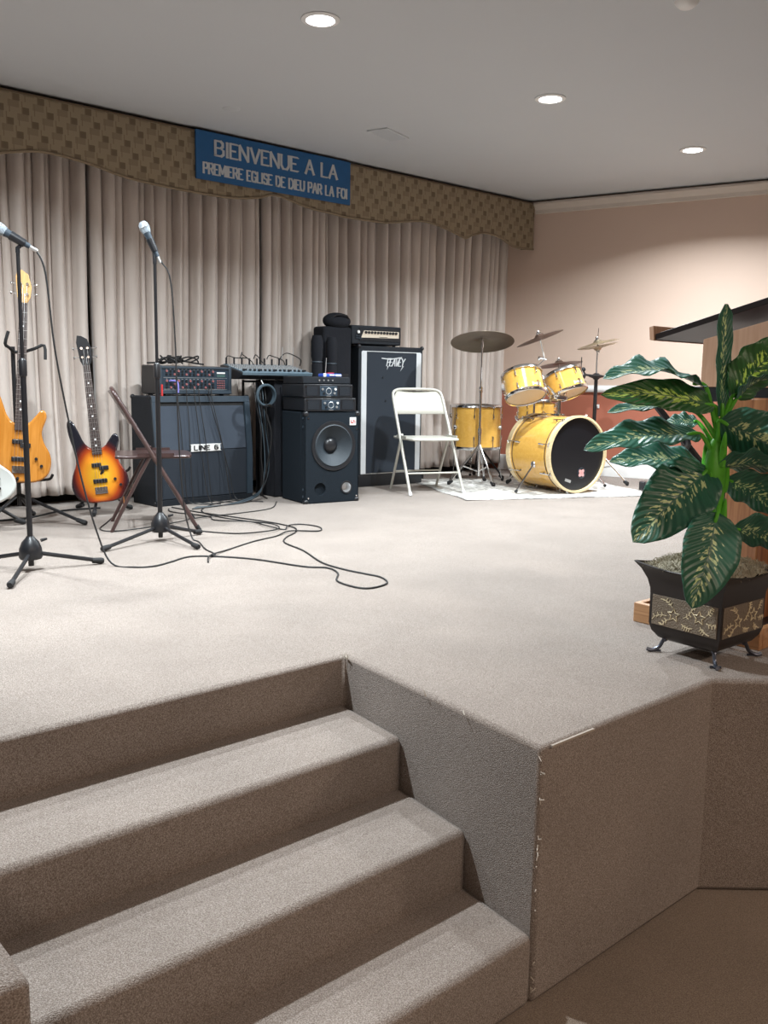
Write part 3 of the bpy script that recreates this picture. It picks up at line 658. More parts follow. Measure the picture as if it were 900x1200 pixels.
def guitar_stand(label, loc, rz, feet, hz, yoke=True, group='black tubular guitar stands'):
    t = thing('guitar_stand', label, 'guitar stand', loc, rz, group)
    B().cyl((0, 0, .10), (0, 0, hz), .0125, seg=10).done('pole', 'black_metal', t)
    for f in feet:
        d = Vector((f[0], f[1], .013)); lg = B().tube([(0, 0, .17), d], .010, 8).done('leg', 'black_metal', t)
        e = Vector((f[0], f[1], 0)).normalized(); B().tube([d - e * .05 + Vector((0, 0, .018)), d + Vector((0, 0, .003)), d + e * .01 + Vector((0, 0, .003))], [.0135, .016, .012], 8).done('rubber_foot', 'black_rubber', lg)
    for sx in (-1, 1):
        B().tube(smooth_path([(0, 0, .17 + .07), (sx * .07, -.02, .245), (sx * .12, -.07, .25), (sx * .13, -.12, .26), (sx * .13, -.145, .285)], 4), .0085, 8).done('support_arm', 'black_metal', t)
    if yoke:
        for sx in (-1, 1):
            B().tube(smooth_path([(0, 0, hz - .03), (sx * .03, -.05, hz - .03), (sx * .08, -.09, hz - .01), (sx * .125, -.12, hz + .01), (sx * .115, -.14, hz - .07 if sx > 0 else hz + .08)], 3), .009, 8).done('neck_yoke', 'black_rubber', t)
    return t
guitar_stand('black tubular stand holding the yellow bass', (.235, 4.115, 0), .25, [(.17, -.38), (-.33, -.10), (.20, .16)], 1.03)
guitar_stand('low black stand under the sunburst bass at the curtain hem', (.80, 4.27, 0), .45, [(.16, -.12), (-.20, -.12), (.02, .2)], .40, yoke=False)
guitar_stand('black stand under the white guitar at the left edge', (.00, 4.04, 0), .4, [(.20, -.10), (-.22, -.20), (.0, .20)], .60, yoke=False)

# ------------------------------------------------------------------ amplifiers and speakers
def corner(b, x, y, z, s_=.018): b.ball((x, y, z), s_, 8, 6)
# wide slanted guitar cabinet
t = thing('guitar_cabinet', 'wide black four-speaker guitar cabinet with slanted grey grille and badge', 'speaker cabinet', (1.565, 4.435, 0), .05)
side = [(-.175, .0), (-.175, .37), (-.135, .742), (.13, .742), (.13, 0)]
B().prism(side, -.395, .395, lambda u, v, d: (d, u, v)).done('cabinet', 'black_tolex', t, bevel=.008)
def fy(z): return -.175 if z < .37 else -.175 + (z - .37) / .372 * .04
def fpanel(x0, x1, z0, z1, th, m, name, par, off=0):
    b = B(); v = []
    for o_ in (off, off + th):
        for (x, z) in ((x0, z0), (x1, z0), (x1, z1), (x0, z1)): v.append((x, fy(z) - o_, z))
    b._add(v, [(0, 1, 2, 3), (7, 6, 5, 4), (0, 4, 5, 1), (1, 5, 6, 2), (2, 6, 7, 3), (3, 7, 4, 0)]); return b.done(name, m, par, bevel=.002)
fpanel(-.345, .345, .372, .675, .004, 'grille_light', 'upper_grille', t)
fpanel(-.345, .345, .045, .366, .004, 'grille_dark', 'lower_grille', t)
fpanel(-.395, .395, .70, .742, .014, 'grey_case', 'top_rail', t); fpanel(-.345, .345, .672, .70, .002, 'dark_gap', 'shadow_groove', t)
fpanel(-.395, .395, .0, .04, .012, 'black_tolex', 'bottom_rail', t)
for sx in (-1, 1):
    b = B(); x0, x1 = (sx * .395, sx * .352); v = []
    zz = [.04, .37, .70]
    for z in zz:
        for (x, o_) in ((x0, 0), (x0, .014), (x1, .014), (x1, 0)): v.append((x, fy(z) - o_, z))
    f = []
    for k in range(2):
        for q in range(4): f.append((k * 4 + q, k * 4 + (q + 1) % 4, k * 4 + 4 + (q + 1) % 4, k * 4 + 4 + q))
    f += [(0, 1, 2, 3), (8, 9, 10, 11)]; b._add(v, f); b.done('side_rail', 'grey_case', t)
    b = B(); corner(b, sx * .385, -.165, .02); corner(b, sx * .385, -.13, .733); corner(b, sx * .385, .12, .733); b.done('corner_guard', 'black_plastic', t, kind=None)
bd = B(); bd.prism(smooth2([(-.118, .368), (-.118, .406), (-.112, .412), (.112, .412), (.118, .406), (.118, .368), (.112, .362), (-.112, .362)], 2), .004, .010, lambda u, v, d: (u, -.177 - d, v)); bdo = bd.done('badge', 'white_plastic', t)
lettering('LINE', -.095, .373, .028, -.188, width=.125, wv=.3, gap=.25, serif=False, depth=.003).done('badge_lettering', 'black_plastic', bdo, smooth=0)
bdx = B(); bdx.prism([(.055, .366), (.108, .366), (.108, .408), (.055, .408)], .010, .0112, lambda u, v, d: (u, -.177 - d, v)); bdx.done('badge_block', 'white_plastic', bdo)
lettering('6', .070, .373, .028, -.1885, width=.024, wv=.3, serif=False, depth=.003).done('badge_lettering', 'black_plastic', bdo, smooth=0)

# powered mixer head on the wide cabinet
t = thing('mixer_amplifier', 'black powered mixer head with rows of knobs on the wide guitar cabinet', 'amplifier', (1.528, 4.425, .7515), 0.02)
HW = .285
B().prism([(-.125, .0), (-.125, .19), (.11, .20), (.125, .012), (.10, 0)], -HW, HW, lambda u, v, d: (d, u, v)).done('case', 'black_plastic', t, bevel=.008)
for q in ((-HW + .012, .1, .022, .20), (HW - .012, .1, .022, .20)): B().box((q[0], -.131, q[1]), (q[2], .014, .19)).done('side_rail', 'grey_case', t, bevel=.004)
B().box((0, -.131, .182), (.53, .012, .016)).done('top_rail', 'grey_case', t, bevel=.003); B().box((0, -.131, .018), (.53, .012, .026)).done('bottom_rail', 'grey_case', t, bevel=.003)
B().box((0, -.127, .102), (.525, .004, .142)).done('panel', 'panel_blue', t)
b = B(); b2 = B(); b3 = B()
for r_ in range(6):
    z = .158 - r_ * .022
    for c_ in range(13):
        x = -.225 + c_ * .030
        if r_ in (2,): continue
        tgt = b2 if (c_ + r_) % 3 == 0 else b
        tgt.cyl((x, -.1365, z), (x, -.129, z), .0075, .0085, 8)
        if r_ in (0, 3): b3.box((x, -.1295, z + .012), (.012, .001, .003))
for r_ in range(4):
    for c_ in range(4): b2.cyl((.172 + c_ * .017, -.136, .095 - r_ * .016), (.172 + c_ * .017, -.129, .095 - r_ * .016), .005, seg=7)
b.done('knob', 'black_plastic', t, kind='stuff', label='rows of small black knobs'); b2.done('knob', mat('dull_red_knob', (.28, .10, .10), .5), t, kind='stuff', label='small red and grey knobs'); b3.done('panel_marking', 'brushed', t, kind='stuff')
B().box((.200, -.1305, .150), (.066, .004, .010)).done('display', 'white_plastic', t)
B().box((.200, -.1305, .130), (.066, .003, .016)).done('meter', mat('green_grey_display', (.06, .11, .10), .3), t)
B().box((.0, -.1300, .114), (.50, .002, .0025)).done('panel_line', 'brushed', t); B().box((.0, -.1300, .036), (.50, .002, .003)).done('panel_line', 'brushed', t)
for sx in (-1, 1):
    for y in (-.09, .09): B().cyl((sx * .23, y, -.008), (sx * .23, y, .003), .016, seg=10).done('foot', 'black_rubber', t)
B().box((HW - .03, -.08, -.004), (.04, .06, .01)).done('foot_rest', 'brushed', t)
# bundle of cords heaped on top of it
t = thing('cord_bundle', 'heap of dark cords on top of the powered mixer head', 'cords', (1.45, 4.39, .952))
rnd = random.Random(4)
for k in range(6):
    cx, cy = rnd.uniform(-.10, .06), rnd.uniform(-.03, .03); rr = rnd.uniform(.05, .10)
    pts = [(cx + rr * 1.3 * math.cos(a + k), cy + rr * .55 * math.sin(a + k), .006 + .022 * (1 + math.sin(2 * a + k)) + .003 * k) for a in [2 * PI * i / 9 for i in range(8)]]
    B().tube(smooth_path(pts, 4), .0055, 6).done('loop', 'cord', t)
B().tube(smooth_path([(-.25, -.03, .009), (-.14, -.02, .015), (0, .0, .03), (.12, -.02, .014), (.19, -.01, .008)], 5), .006, 6).done('loop', 'cord', t)
# cords dropping from the mixer panel over the cabinet grille
hang = [(-.13, .02, .08), (-.06, .0, .04), (-.0, .03, .30), (.035, .05, .02), (.115, .13, .20), (.135, .10, .01)]
labs = ['leftmost', 'second', 'third', 'fourth', 'fifth', 'rightmost']
for k, (dx, ex, ze) in enumerate(hang):
    x = 1.50 + dx; ye = 4.225
    cord('patch_cord', [(x, 4.292, .79 + .015 * (k % 3)), (x + .001, 4.27, .785), (x, 4.262, .72), (x + ex * .3, 4.240, .55), (x + ex * .7, 4.228, .35), (x + ex, 4.222 - .02 * (ze < .1), max(ze, .05)), (x + ex + .04, 4.19, .012), (x + ex + .16, 4.12 - .02 * k, .005)], .0032, labs[k] + ' of the thin cords hanging from the mixer head over the grille', 'cord', 5, 'cable', 'patch cords over the guitar cabinet')
cord('purple_patch_cord', [(1.325, 4.289, .842), (1.335, 4.268, .845), (1.365, 4.258, .838), (1.372, 4.254, .80), (1.372, 4.258, .765)], .0055, 'short purple cord plugged into the left of the mixer head', 'purple', 6, 'cable')

# equipment case + mixing console
t = thing('equipment_case', 'tall black equipment case under the mixing console, behind the subwoofer', 'case', (2.40, 4.335, 0), -.05)
B().box((0, 0, .43), (.54, .28, .86)).done('case', 'black_cloth', t, bevel=.01)
B().box((0, -.145, .43), (.44, .01, .76)).done('rack_panel', 'black_plastic', t)
for z in (.12, .28, .44, .60, .76): B().box((0, -.1515, z), (.42, .006, .11)).done('rack_unit', 'carpet_black', t, bevel=.003)
t = thing('mixing_console', 'blue-grey mixing console with plugs and cords beside the power amplifiers', 'mixing console', (2.135, 4.33, .861), -.12)
B().prism([(-.17, .02), (-.185, .045), (.15, .105), (.19, .10), (.19, .03), (.12, .0), (-.12, 0)], -.285, .285, lambda u, v, d: (d, u, v)).done('case', 'black_plastic', t, bevel=.006)
def cz(y): return .045 + (y + .185) / .335 * .06
b = B(); b._add([(-.272, -.184, cz(-.184) + .001), (.272, -.184, cz(-.184) + .001), (.272, .15, cz(.15) + .001), (-.272, .15, cz(.15) + .001), (-.272, -.184, cz(-.184) + .006), (.272, -.184, cz(-.184) + .006), (.272, .15, cz(.15) + .006), (-.272, .15, cz(.15) + .006)], [(0, 1, 2, 3), (7, 6, 5, 4), (0, 4, 5, 1), (1, 5, 6, 2), (2, 6, 7, 3), (3, 7, 4, 0)]); b.done('panel', 'console', t)
B().prism([(-.186, .030), (-.194, .048), (-.180, .054), (-.176, .034)], -.28, .28, lambda u, v, d: (d, u, v)).done('front_lip', 'console', t)
b = B(); b2 = B()
for c_ in range(18):
    x = -.255 + c_ * .030
    b.box((x, -.150 + .03 * ((c_ * 7) % 4) / 3, cz(-.14) + .013), (.011, .02, .016))
    for r_ in range(6): b2.cyl((x, -.08 + r_ * .034, cz(-.08 + r_ * .034) + .005), (x, -.08 + r_ * .034, cz(-.08 + r_ * .034) + .017), .006, seg=7)
b.done('fader', 'black_plastic', t, kind='stuff'); b2.done('knob', 'brushed', t, kind='stuff')
rnd = random.Random(11)
b = B()
for c_ in range(9):
    x = -.26 + c_ * .062; b.cyl((x, .13, .105), (x, .128, .150 + .01 * rnd.random()), .007, seg=8)
b.done('plug', 'black_plastic', t, kind='stuff')
for k in range(5):
    x0 = -.26 + k * .11; x1 = x0 + rnd.uniform(.06, .16)
    B().tube(smooth_path([(x0, .13, .15), (x0 + .02, .135, .165 + .03 * rnd.random()), ((x0 + x1) / 2, .10 + .06 * rnd.random(), .15 + .05 * rnd.random()), (x1, .14 - .1 * rnd.random(), .13 + .03 * rnd.random()), (x1 + .03, .10, .108)], 5), .0038, 6).done('plugged_cord', 'cord', t)
for sx, lab in ((.19, 'a'), (.285, 'b')):
    B().cyl((sx, .12, .10), (sx + .01, .125, .245), .0035, seg=6).done('antenna', 'brushed', t)
# left leg of the console stand
t = thing('console_stand', 'thin black legs holding the mixing console beside the wide cabinet', 'stand', (2.03, 4.42, 0))
for (x, y) in ((-.02, .03), (.055, -.09)):
    B().tube([(x, y, 0), (x, y, .858)], .010, 8).done('leg', 'black_metal', t)
B().tube([(-.02, .03, .846), (.055, -.09, .846)], .008, 8).done('crossbar', 'black_metal', t)
t = thing('coiled_cord', 'coiled blue-grey cord hanging below the mixing console', 'cord', (1.99, 4.13, .65))
for k in range(5):
    B().torus((.002 * k, .008 * k - .02, .10), .072 + .004 * math.sin(k * 2), .007, 'Y', 26, 6, mtx=Matrix.Rotation(.06 * (k - 2), 4, 'Z')).done('coil', 'cord_blue', t)
B().tube(smooth_path([(.0, -.03, .03), (.03, -.05, .02), (.0, -.05, .035), (-.03, -.035, .025), (.0, .02, .02), (.02, .0, -.06), (.04, -.02, -.20), (.03, .03, -.42), (.0, .05, -.60), (.04, .04, -.648)], 5), .006, 6).done('tail', 'cord', t)
B().tube([(0, .02, .17), (0, .05, .205)], .004, 6).done('hanging_tie', 'white_plastic', t)
rnd = random.Random(21)
cl = [('black', 'cord'), ('blue-grey', 'cord_blue')]
where = ['nearest the wide cabinet', 'second from the wide cabinet', 'in the middle of the bunch', 'second from the subwoofer', 'nearest the subwoofer']
for k in range(5):
    x = 1.985 + .022 * k; y = 4.18 + .012 * k
    cord('bunched_cord', [(x + .02, 4.30, .84), (x + .01, 4.26, .70), (x, y, .50), (x + rnd.uniform(-.02, .02), y - .02, .30), (x - .01 + rnd.uniform(-.02, .02), y - .03, .16), (x - .05 - .02 * k, y - .06, .05), (x - .22 - .03 * k, y - .12 - .01 * k, .008 + .003 * k), (x - .42 - .02 * k, y - .15 - .012 * k, .006), (x - .60 - .04 * k, y - .12 - .03 * k, .006)], .0038, cl[k % 2][0] + ' cord in the bunch dropping to the floor, ' + where[k], cl[k % 2][1], 5, 'cable', 'cord bunch left of the subwoofer')

# subwoofer
t = thing('subwoofer', 'black carpeted bass cabinet with one large cone and red-white badge', 'speaker cabinet', (2.317, 3.915, 0), -.157)
W, D, H = .217, .18, .642
B().box((0, .03, H / 2 + .001), (2 * W, 2 * D - .06, H - .002)).done('cabinet', 'carpet_black', t, bevel=.008)
def holed(x0, x1, z0, z1, cx, cz_, r, y0, y1, b):
    n = 40; inn, outp = [], []
    for i in range(n):
        a = 2 * PI * i / n; c_, s_ = math.cos(a), math.sin(a); inn.append((cx + r * c_, cz_ + r * s_))
        k = min([v for v in (((x1 - cx) / c_ if c_ > 1e-9 else 1e9), ((x0 - cx) / c_ if c_ < -1e-9 else 1e9), ((z1 - cz_) / s_ if s_ > 1e-9 else 1e9), ((z0 - cz_) / s_ if s_ < -1e-9 else 1e9))])
        outp.append((cx + k * c_, cz_ + k * s_))
    for cxn, czn in ((x0, z0), (x1, z0), (x0, z1), (x1, z1)):
        j = min(range(n), key=lambda i: (outp[i][0] - cxn) ** 2 + (outp[i][1] - czn) ** 2); outp[j] = (cxn, czn)
    vi = [b.bm.verts.new((x, y0, z)) for x, z in inn]; vo = [b.bm.verts.new((x, y0, z)) for x, z in outp]; vb = [b.bm.verts.new((x, y1, z)) for x, z in inn]
    for i in range(n):
        j = (i + 1) % n; b.bm.faces.new([vi[i], vi[j], vo[j], vo[i]]); b.bm.faces.new([vi[j], vi[i], vb[i], vb[j]])
b = B(); yf = -D
holed(-W, W, .21, H, .012, .405, .163, yf, yf + .058, b); holed(.03, W, 0.001, .21, .118, .105, .040, yf, yf + .058, b); holed(-W, .03, 0.001, .21, -.095, .10, .045, yf, yf + .02, b)
b.lathe([(0, 0), (.045, 0)], Matrix.Translation((-.095, yf + .02, .10)) @ Matrix.Rotation(PI / 2, 4, 'X'), 40, cap=False)
b.done('baffle', 'carpet_black', t, smooth=30)
for (c_, d_) in (((-W + .004, -D + .03, H / 2), (.008, .06, H - .002)), ((W - .004, -D + .03, H / 2), (.008, .06, H - .002)), ((0, -D + .03, H - .004), (2 * W, .06, .008)), ((0, -D + .03, .005), (2 * W, .06, .008))):
    B().box(c_, d_).done('cabinet_edge', 'carpet_black', t)
mt_ = Matrix.Translation((.012, yf, .405)) @ Matrix.Rotation(PI / 2, 4, 'X')
B().lathe([(.150, .004), (.168, .008), (.176, .006), (.178, .0)], mt_, 40, cap=False).done('surround_ring', 'black_plastic', t)
B().lathe([(.150, .004), (.143, .009), (.134, .0), (.060, -.048), (.055, -.050)], mt_, 40, cap=False).done('cone', 'cone', t)
B().lathe([(.055, -.050), (.048, -.036), (.030, -.026), (0, -.022)], mt_, 30, cap=False).done('dust_cap', 'black_plastic', t)
mp_ = Matrix.Translation((.118, yf, .105)) @ Matrix.Rotation(PI / 2, 4, 'X')
B().lathe([(.036, .001), (.046, .004), (.048, 0)], mp_, 28, cap=False).done('port_ring', 'black_plastic', t)
B().lathe([(.037, .001), (.030, -.018), (.022, -.04), (0, -.045)], mp_, 24, cap=False).done('horn_throat', 'brushed', t, label='silvery round horn throat')
bdg = B(); bdg.box((.165, yf - .004, .575), (.052, .006, .056)); bdg = bdg.done('badge', 'white_plastic', t, bevel=.004)
b = B()
for (x, z, w_, h_) in ((.150, .574, .006, .022), (.158, .566, .012, .006), (.166, .576, .005, .026), (.174, .580, .010, .005), (.180, .570, .005, .020)): b.box((x, yf - .0078, z), (w_, .002, h_))
b.done('badge_emblem', 'red_plastic', bdg)
for (x, z) in ((-.19, .04), (.20, .04), (-.19, .60), (.20, .52)):
    B().cyl((x, yf - .004, z), (x, yf + .001, z), .006, seg=8).done('screw', 'chrome', t)
for sx in (-1, 1):
    for z in (.012, H - .012): B().ball((sx * (W - .012), yf + .012, z), .022, 10, 8).done('corner_guard', 'black_plastic', t)
for z in (.05, .10, .54, .60): B().cyl((-W - .004, -D + .025, z), (-W + .001, -D + .025, z), .009, seg=10).done('side_bolt', 'grey_case', t)

# two power amplifiers, a slim unit and a wireless receiver stacked on the subwoofer
def rack_amp(label, z, w_, dx, h_=.088):
    t = thing('power_amplifier', label, 'amplifier', (2.30 + dx, 3.905, z), -.157, 'power amplifiers on the subwoofer')
    B().box((0, .01, h_ / 2 + .004), (w_, .33, h_ - .008)).done('case', 'black_plastic', t, bevel=.004)
    B().box((0, -.163, h_ / 2 + .002), (w_ + .01, .014, h_ - .004)).done('face_panel', 'black_plastic', t, bevel=.004)
    B().box((0, -.1715, h_ / 2), (w_ * .36, .005, h_ * .74)).done('control_plate', 'panel_blue', t, bevel=.003)
    for sx in (-1, 1): B().box((sx * w_ * .34, -.171, h_ / 2), (w_ * .22, .004, h_ * .66)).done('air_grille', 'black_tolex', t)
    b = B(); b.torus((0, -.174, h_ / 2), .021, .0018, 'Y', 20, 5); b.done('emblem_ring', 'brushed', t)
    for sx, m_ in ((-.05, 'brushed'), (-.038, 'black_plastic'), (.052, 'white_plastic'), (.045, 'brushed')):
        B().cyl((sx, -.180, h_ / 2 + (.014 if abs(sx) > .048 else -.014)), (sx, -.172, h_ / 2 + (.014 if abs(sx) > .048 else -.014)), .0085, seg=10).done('knob', m_, t)
    B().box((0, -.1745, .014), (.035, .002, .004)).done('marking', 'brushed', t)
    for sx in (-1, 1): B().cyl((sx * (w_ / 2 - .012), -.173, h_ - .016), (sx * (w_ / 2 - .012), -.168, h_ - .016), .005, seg=8).done('screw', 'chrome', t)
    return t
rack_amp('lower of the two matching power amplifiers, directly on the subwoofer', .6435, .40, .0, .095)
rack_amp('upper of the two matching power amplifiers under the slim rack unit', .7395, .38, -.02, .095)
t = thing('rack_unit', 'slim plain black rack unit on top of the power amplifiers', 'rack unit', (2.275, 3.905, .8355), -.157)
B().box((0, .01, .026), (.37, .30, .048)).done('case', 'black_plastic', t, bevel=.004); B().box((0, -.147, .026), (.37, .012, .044)).done('face_panel', 'black_tolex', t, bevel=.003)
for k in range(4): B().cyl((-.06 + k * .035, -.158, .026), (-.06 + k * .035, -.152, .026), .006, seg=8).done('knob', 'brushed', t)
t = thing('wireless_receiver', 'bright blue and white wireless receiver on the stacked rack gear', 'receiver', (2.345, 3.84, .8845), -.157)
B().box((0, 0, .012), (.15, .08, .024)).done('case', 'blue_plastic', t, bevel=.006)
B().box((-.065, -.043, .014), (.022, .008, .026)).done('end_cap', 'white_plastic', t, bevel=.003); B().box((.045, -.042, .013), (.045, .006, .012)).done('label_strip', 'white_plastic', t)
B().box((-.005, -.042, .014), (.04, .004, .008)).done('display', 'white_plastic', t); B().box((.0, .0, .028), (.05, .03, .008)).done('red_button', 'red_plastic', t)
B().cyl((-.02, .03, .022), (-.01, .035, .135), .003, seg=6).done('antenna', 'brushed', t)

# tall speaker cabinet with aluminium trims
t = thing('tall_speaker_cabinet', 'tall black speaker cabinet with aluminium side strips and silver script logo', 'speaker cabinet', (3.375, 4.47, 0), -.10)
W, D, H = .325, .15, 1.142
B().box((0, .0, H / 2 + .01), (2 * W, 2 * D, H - .02)).done('cabinet', 'black_tolex', t, bevel=.008)
B().box((0, -D - .003, .60), (.52, .008, .98)).done('grille', 'grille_dark', t, bevel=.002)
for sx in (-1, 1):
    B().box((sx * .278, -D - .005, .60), (.050, .012, .99)).done('side_strip', 'pale_alu', t, bevel=.002, label='aluminium side strip')
B().box((0, -D - .004, 1.098), (.59, .008, .006)).done('top_strip', 'pale_alu', t); B().box((0, -D - .004, .105), (.59, .008, .005)).done('bottom_strip', 'brushed', t)
b = B(); b.box((0, -D - .006, .05), (2 * W, .014, .095)); b.done('plinth', 'black_plastic', t)
P_ = lambda u, v, d: (u, -D - .0065 - d, v)
lg = lettering('PEAVEY', -.055, .985, .060, 0, width=.175, wv=.14, gap=.05, serif=False, depth=.003, fn=P_, slant=.35)
lg.prism([(-.105, 1.050), (-.02, 1.043), (.10, 1.060), (.10, 1.052), (-.02, 1.034), (-.105, 1.042)], 0, .003, P_)
lg.prism([(-.045, .985), (-.05, .955), (-.035, .985)], 0, .003, P_); lg.prism([(.110, .985), (.085, .945), (.120, .985)], 0, .003, P_)
lg.done('logo', 'pale_alu', t, smooth=0)
B().ball((.075, -D - .008, .735), .016, 10, 6, sc_=(.7, .3, 1.3)).done('scuff', 'white_plastic', t, label='white chip on the grille')
for (x, z) in ((-.09, .89), (-.06, .70), (.07, .54)): B().cyl((x, -D - .012, z), (x, -D - .006, z), .007, seg=8).done('grille_screw', 'black_plastic', t)
b = B(); [corner(b, sx * (W - .006), -D + .006, z) for sx in (-1, 1) for z in (.03, H - .006)]; b.done('corner_guard', 'black_plastic', t)
for sx in (-1, 1):
    for y in (-.1, .1): B().cyl((sx * .26, y, 0), (sx * .26, y, .012), .02, seg=10).done('foot', 'black_rubber', t)
# amplifier head on top
t = thing('amplifier_head', 'small black amplifier head with cream knob panel on the tall cabinet', 'amplifier', (3.235, 4.47, 1.1435), -.10)
B().box((0, .0, .083), (.49, .24, .150)).done('case', 'black_tolex', t, bevel=.010)
for sx in (-1, 1):
    for y in (-.08, .08): B().cyl((sx * .2, y, 0), (sx * .2, y, .01), .014, seg=10).done('foot', 'black_rubber', t)
B().box((.03, -.122, .088), (.40, .006, .100)).done('face_recess', 'black_plastic', t)
B().prism([(-.155, .070), (-.13, .118), (.215, .118), (.215, .066), (-.155, .062)], .125, .129, lambda u, v, d: (u, -d, v)).done('control_panel', 'cream_panel', t)
b = B()
for k in range(11): b.cyl((-.115 + k * .030, -.140, .104), (-.115 + k * .030, -.129, .104), .010, .0115, 10)
b.done('knob', 'black_plastic', t, kind='stuff')
B().box((.06, -.1295, .070), (.08, .002, .004)).done('panel_marking', 'black_plastic', t)
B().cyl((-.185, -.134, .105), (-.185, -.125, .105), .012, seg=10).done('jack', 'white_plastic', t)
b = B(); [b.cyl((-.20 + .02 * i, -.130, .075 - .018 * j), (-.20 + .02 * i, -.125, .075 - .018 * j), .006, seg=8) for i in range(3) for j in range(2)]; b.done('switch', 'grey_case', t)
# black soft cases left of it
t = thing('keyboard_case', 'wide black case standing behind the soft black bag, left of the tall cabinet', 'case', (2.85, 4.46, 0), -.05)
B().box((0, 0, .645), (.27, .16, 1.27)).done('case', 'black_cloth', t, bevel=.02); B().box((0, -.083, .9), (.20, .008, .03)).done('handle_strap', 'black_plastic', t)
B().box((.0, .0, .006), (.25, .15, .012)).done('base_pad', 'black_rubber', t)
t = thing('soft_bag', 'rounded soft black bag slumped on top of the black case beside the amplifier head', 'bag', (2.87, 4.43, 1.281), -.05)
o = B().ball((0, 0, .045), .11, 20, 12, sc_=(1.15, .7, .6)).done('pouch', 'black_cloth', t)
B().tube(smooth_path([(-.09, -.04, .06), (-.04, -.08, .09), (.04, -.08, .085), (.09, -.04, .05)], 4), .006, 6).done('strap', 'black_plastic', t)
for k, (x, h_) in enumerate(((2.585, 1.20), (2.725, 1.19))):
    t = thing('column_bag', ('left' if k == 0 else 'right') + ' of the two upright black tube bags behind the rack gear', 'bag', (x, 4.31, 0), 0, 'upright black tube bags')
    B().lathe([(0, 0), (.035, 0), (.040, .02), (.042, h_ - .22), (.036, h_ - .20), (.046, h_ - .16), (.046, h_ - .04), (.034, h_), (0, h_)], seg=16, cap=False).done('tube', 'black_cloth', t)
    B().torus((0, 0, h_ - .20), .039, .005, seg=20, sseg=6).done('band', 'grey_case', t)
t = thing('curtain_track_box', 'low black cable box on the floor under the curtain between the cabinets', 'box', (3.82, 4.55, 0))
B().box((0, 0, .03), (.22, .10, .06)).done('box', 'black_plastic', t, bevel=.008); B().tube(smooth_path([(-.1, -.05, .02), (-.16, -.09, .006), (-.28, -.10, .006)], 4), .005, 6).done('lead', 'cord', t)

# ------------------------------------------------------------------ drum kit
t = thing('rug', 'thin pale patterned rug under the drum kit', 'rug', (4.2, 3.55, 0), -.434)
b = B(); n1, n2 = 24, 18; g = []
for j in range(n2 + 1):
    row = []
    for i in range(n1 + 1):
        x = -.82 + 1.64 * i / n1; y = -.72 + 1.44 * j / n2; row.append(b.bm.verts.new((x + .012 * math.sin(y * 9), y + .010 * math.sin(x * 8), .006 + .002 * math.sin(x * 14 + y * 9))))
    g.append(row)
for j in range(n2):
    for i in range(n1): b.bm.faces.new([g[j][i], g[j][i + 1], g[j + 1][i + 1], g[j + 1][i]])
o = b.done('rug_cloth', 'rug', t); sd = o.modifiers.new('s', 'SOLIDIFY'); sd.thickness = .004
ZR = .0095

def lug(b, m, r, zc, ang, s_=1):
    p = lambda rr, z: m @ Vector((rr * math.cos(ang), rr * math.sin(ang), z))
    b.tube([p(r, zc - .018 * s_), p(r + .014 * s_, zc - .012 * s_), p(r + .014 * s_, zc + .012 * s_), p(r, zc + .018 * s_)], .006 * s_, 6)
def drum(name, label, loc, mtx, r, h, heads=('drumhead_top', 'drumhead'), nl=6, badge=None, group=None):
    """mtx: 3x3 rotation; drum axis local z, centre at loc"""
    t = thing(name, label, 'drum', loc, 0, group); m = mtx.to_4x4()
    B().lathe([(r, -h / 2), (r, h / 2)], m, 48, cap=False).done('shell', 'yellow', t)
    top = B().lathe([(r + .002, h / 2 + .004), (0, h / 2 + .006)], m, 48, cap=False).done('batter_head', heads[0], t)
    bot = B().lathe([(r + .002, -h / 2 - .004), (0, -h / 2 - .006)], m, 48, cap=False).done('resonant_head', heads[1], t)
    for sz in (1, -1):
        B().lathe([(r + .002, sz * (h / 2 - .012)), (r + .012, sz * (h / 2 - .010)), (r + .010, sz * (h / 2 + .010)), (r + .004, sz * (h / 2 + .016)), (r, sz * (h / 2 + .010))], m, 48, cap=False).done('hoop', 'chrome', t)
    for k in range(nl):
        a = 2 * PI * (k + .5) / nl
        for sz in (1, -1):
            b = B(); lug(b, m, r, sz * h * .26, a)
            b.tube([m @ Vector(((r + .012) * math.cos(a), (r + .012) * math.sin(a), sz * h * .28)), m @ Vector(((r + .014) * math.cos(a), (r + .014) * math.sin(a), sz * (h / 2 + .006)))], .003, 6)
            b.done('lug', 'chrome', t)
    return t
# bass drum: axis lies along its local y
KC = Vector((4.210, 3.262, .305 + ZR)); KR = -.172; kr = .295; kh = .46
t = thing('bass_drum', 'large amber bass drum on its side with black front head', 'drum', (KC.x, KC.y, ZR), KR)
mk = Matrix.Translation((0, 0, .305)) @ Matrix.Rotation(PI / 2, 4, 'X')      # local z -> -y (front)
B().lathe([(kr - .004, -kh / 2), (kr - .004, kh / 2)], mk, 64, cap=False).done('shell', 'yellow', t)
for sz, nm in ((1, 'front_hoop'), (-1, 'rear_hoop')):
    B().lathe([(kr - .006, sz * (kh / 2 - .01)), (kr + .008, sz * (kh / 2 - .01)), (kr + .010, sz * (kh / 2 + .03)), (kr - .008, sz * (kh / 2 + .032)), (kr - .010, sz * (kh / 2 + .01))], mk, 64, cap=False).done(nm, 'hoop', t)
    B().torus((0, 0, sz * (kh / 2 - .035)), kr, .003, mtx=mk, seg=64, sseg=6).done('shell_ring', 'rosewood', t)
fh = B().lathe([(kr - .008, kh / 2 + .012), (0, kh / 2 + .014)], mk, 64, cap=False).done('front_head', 'black_head', t)
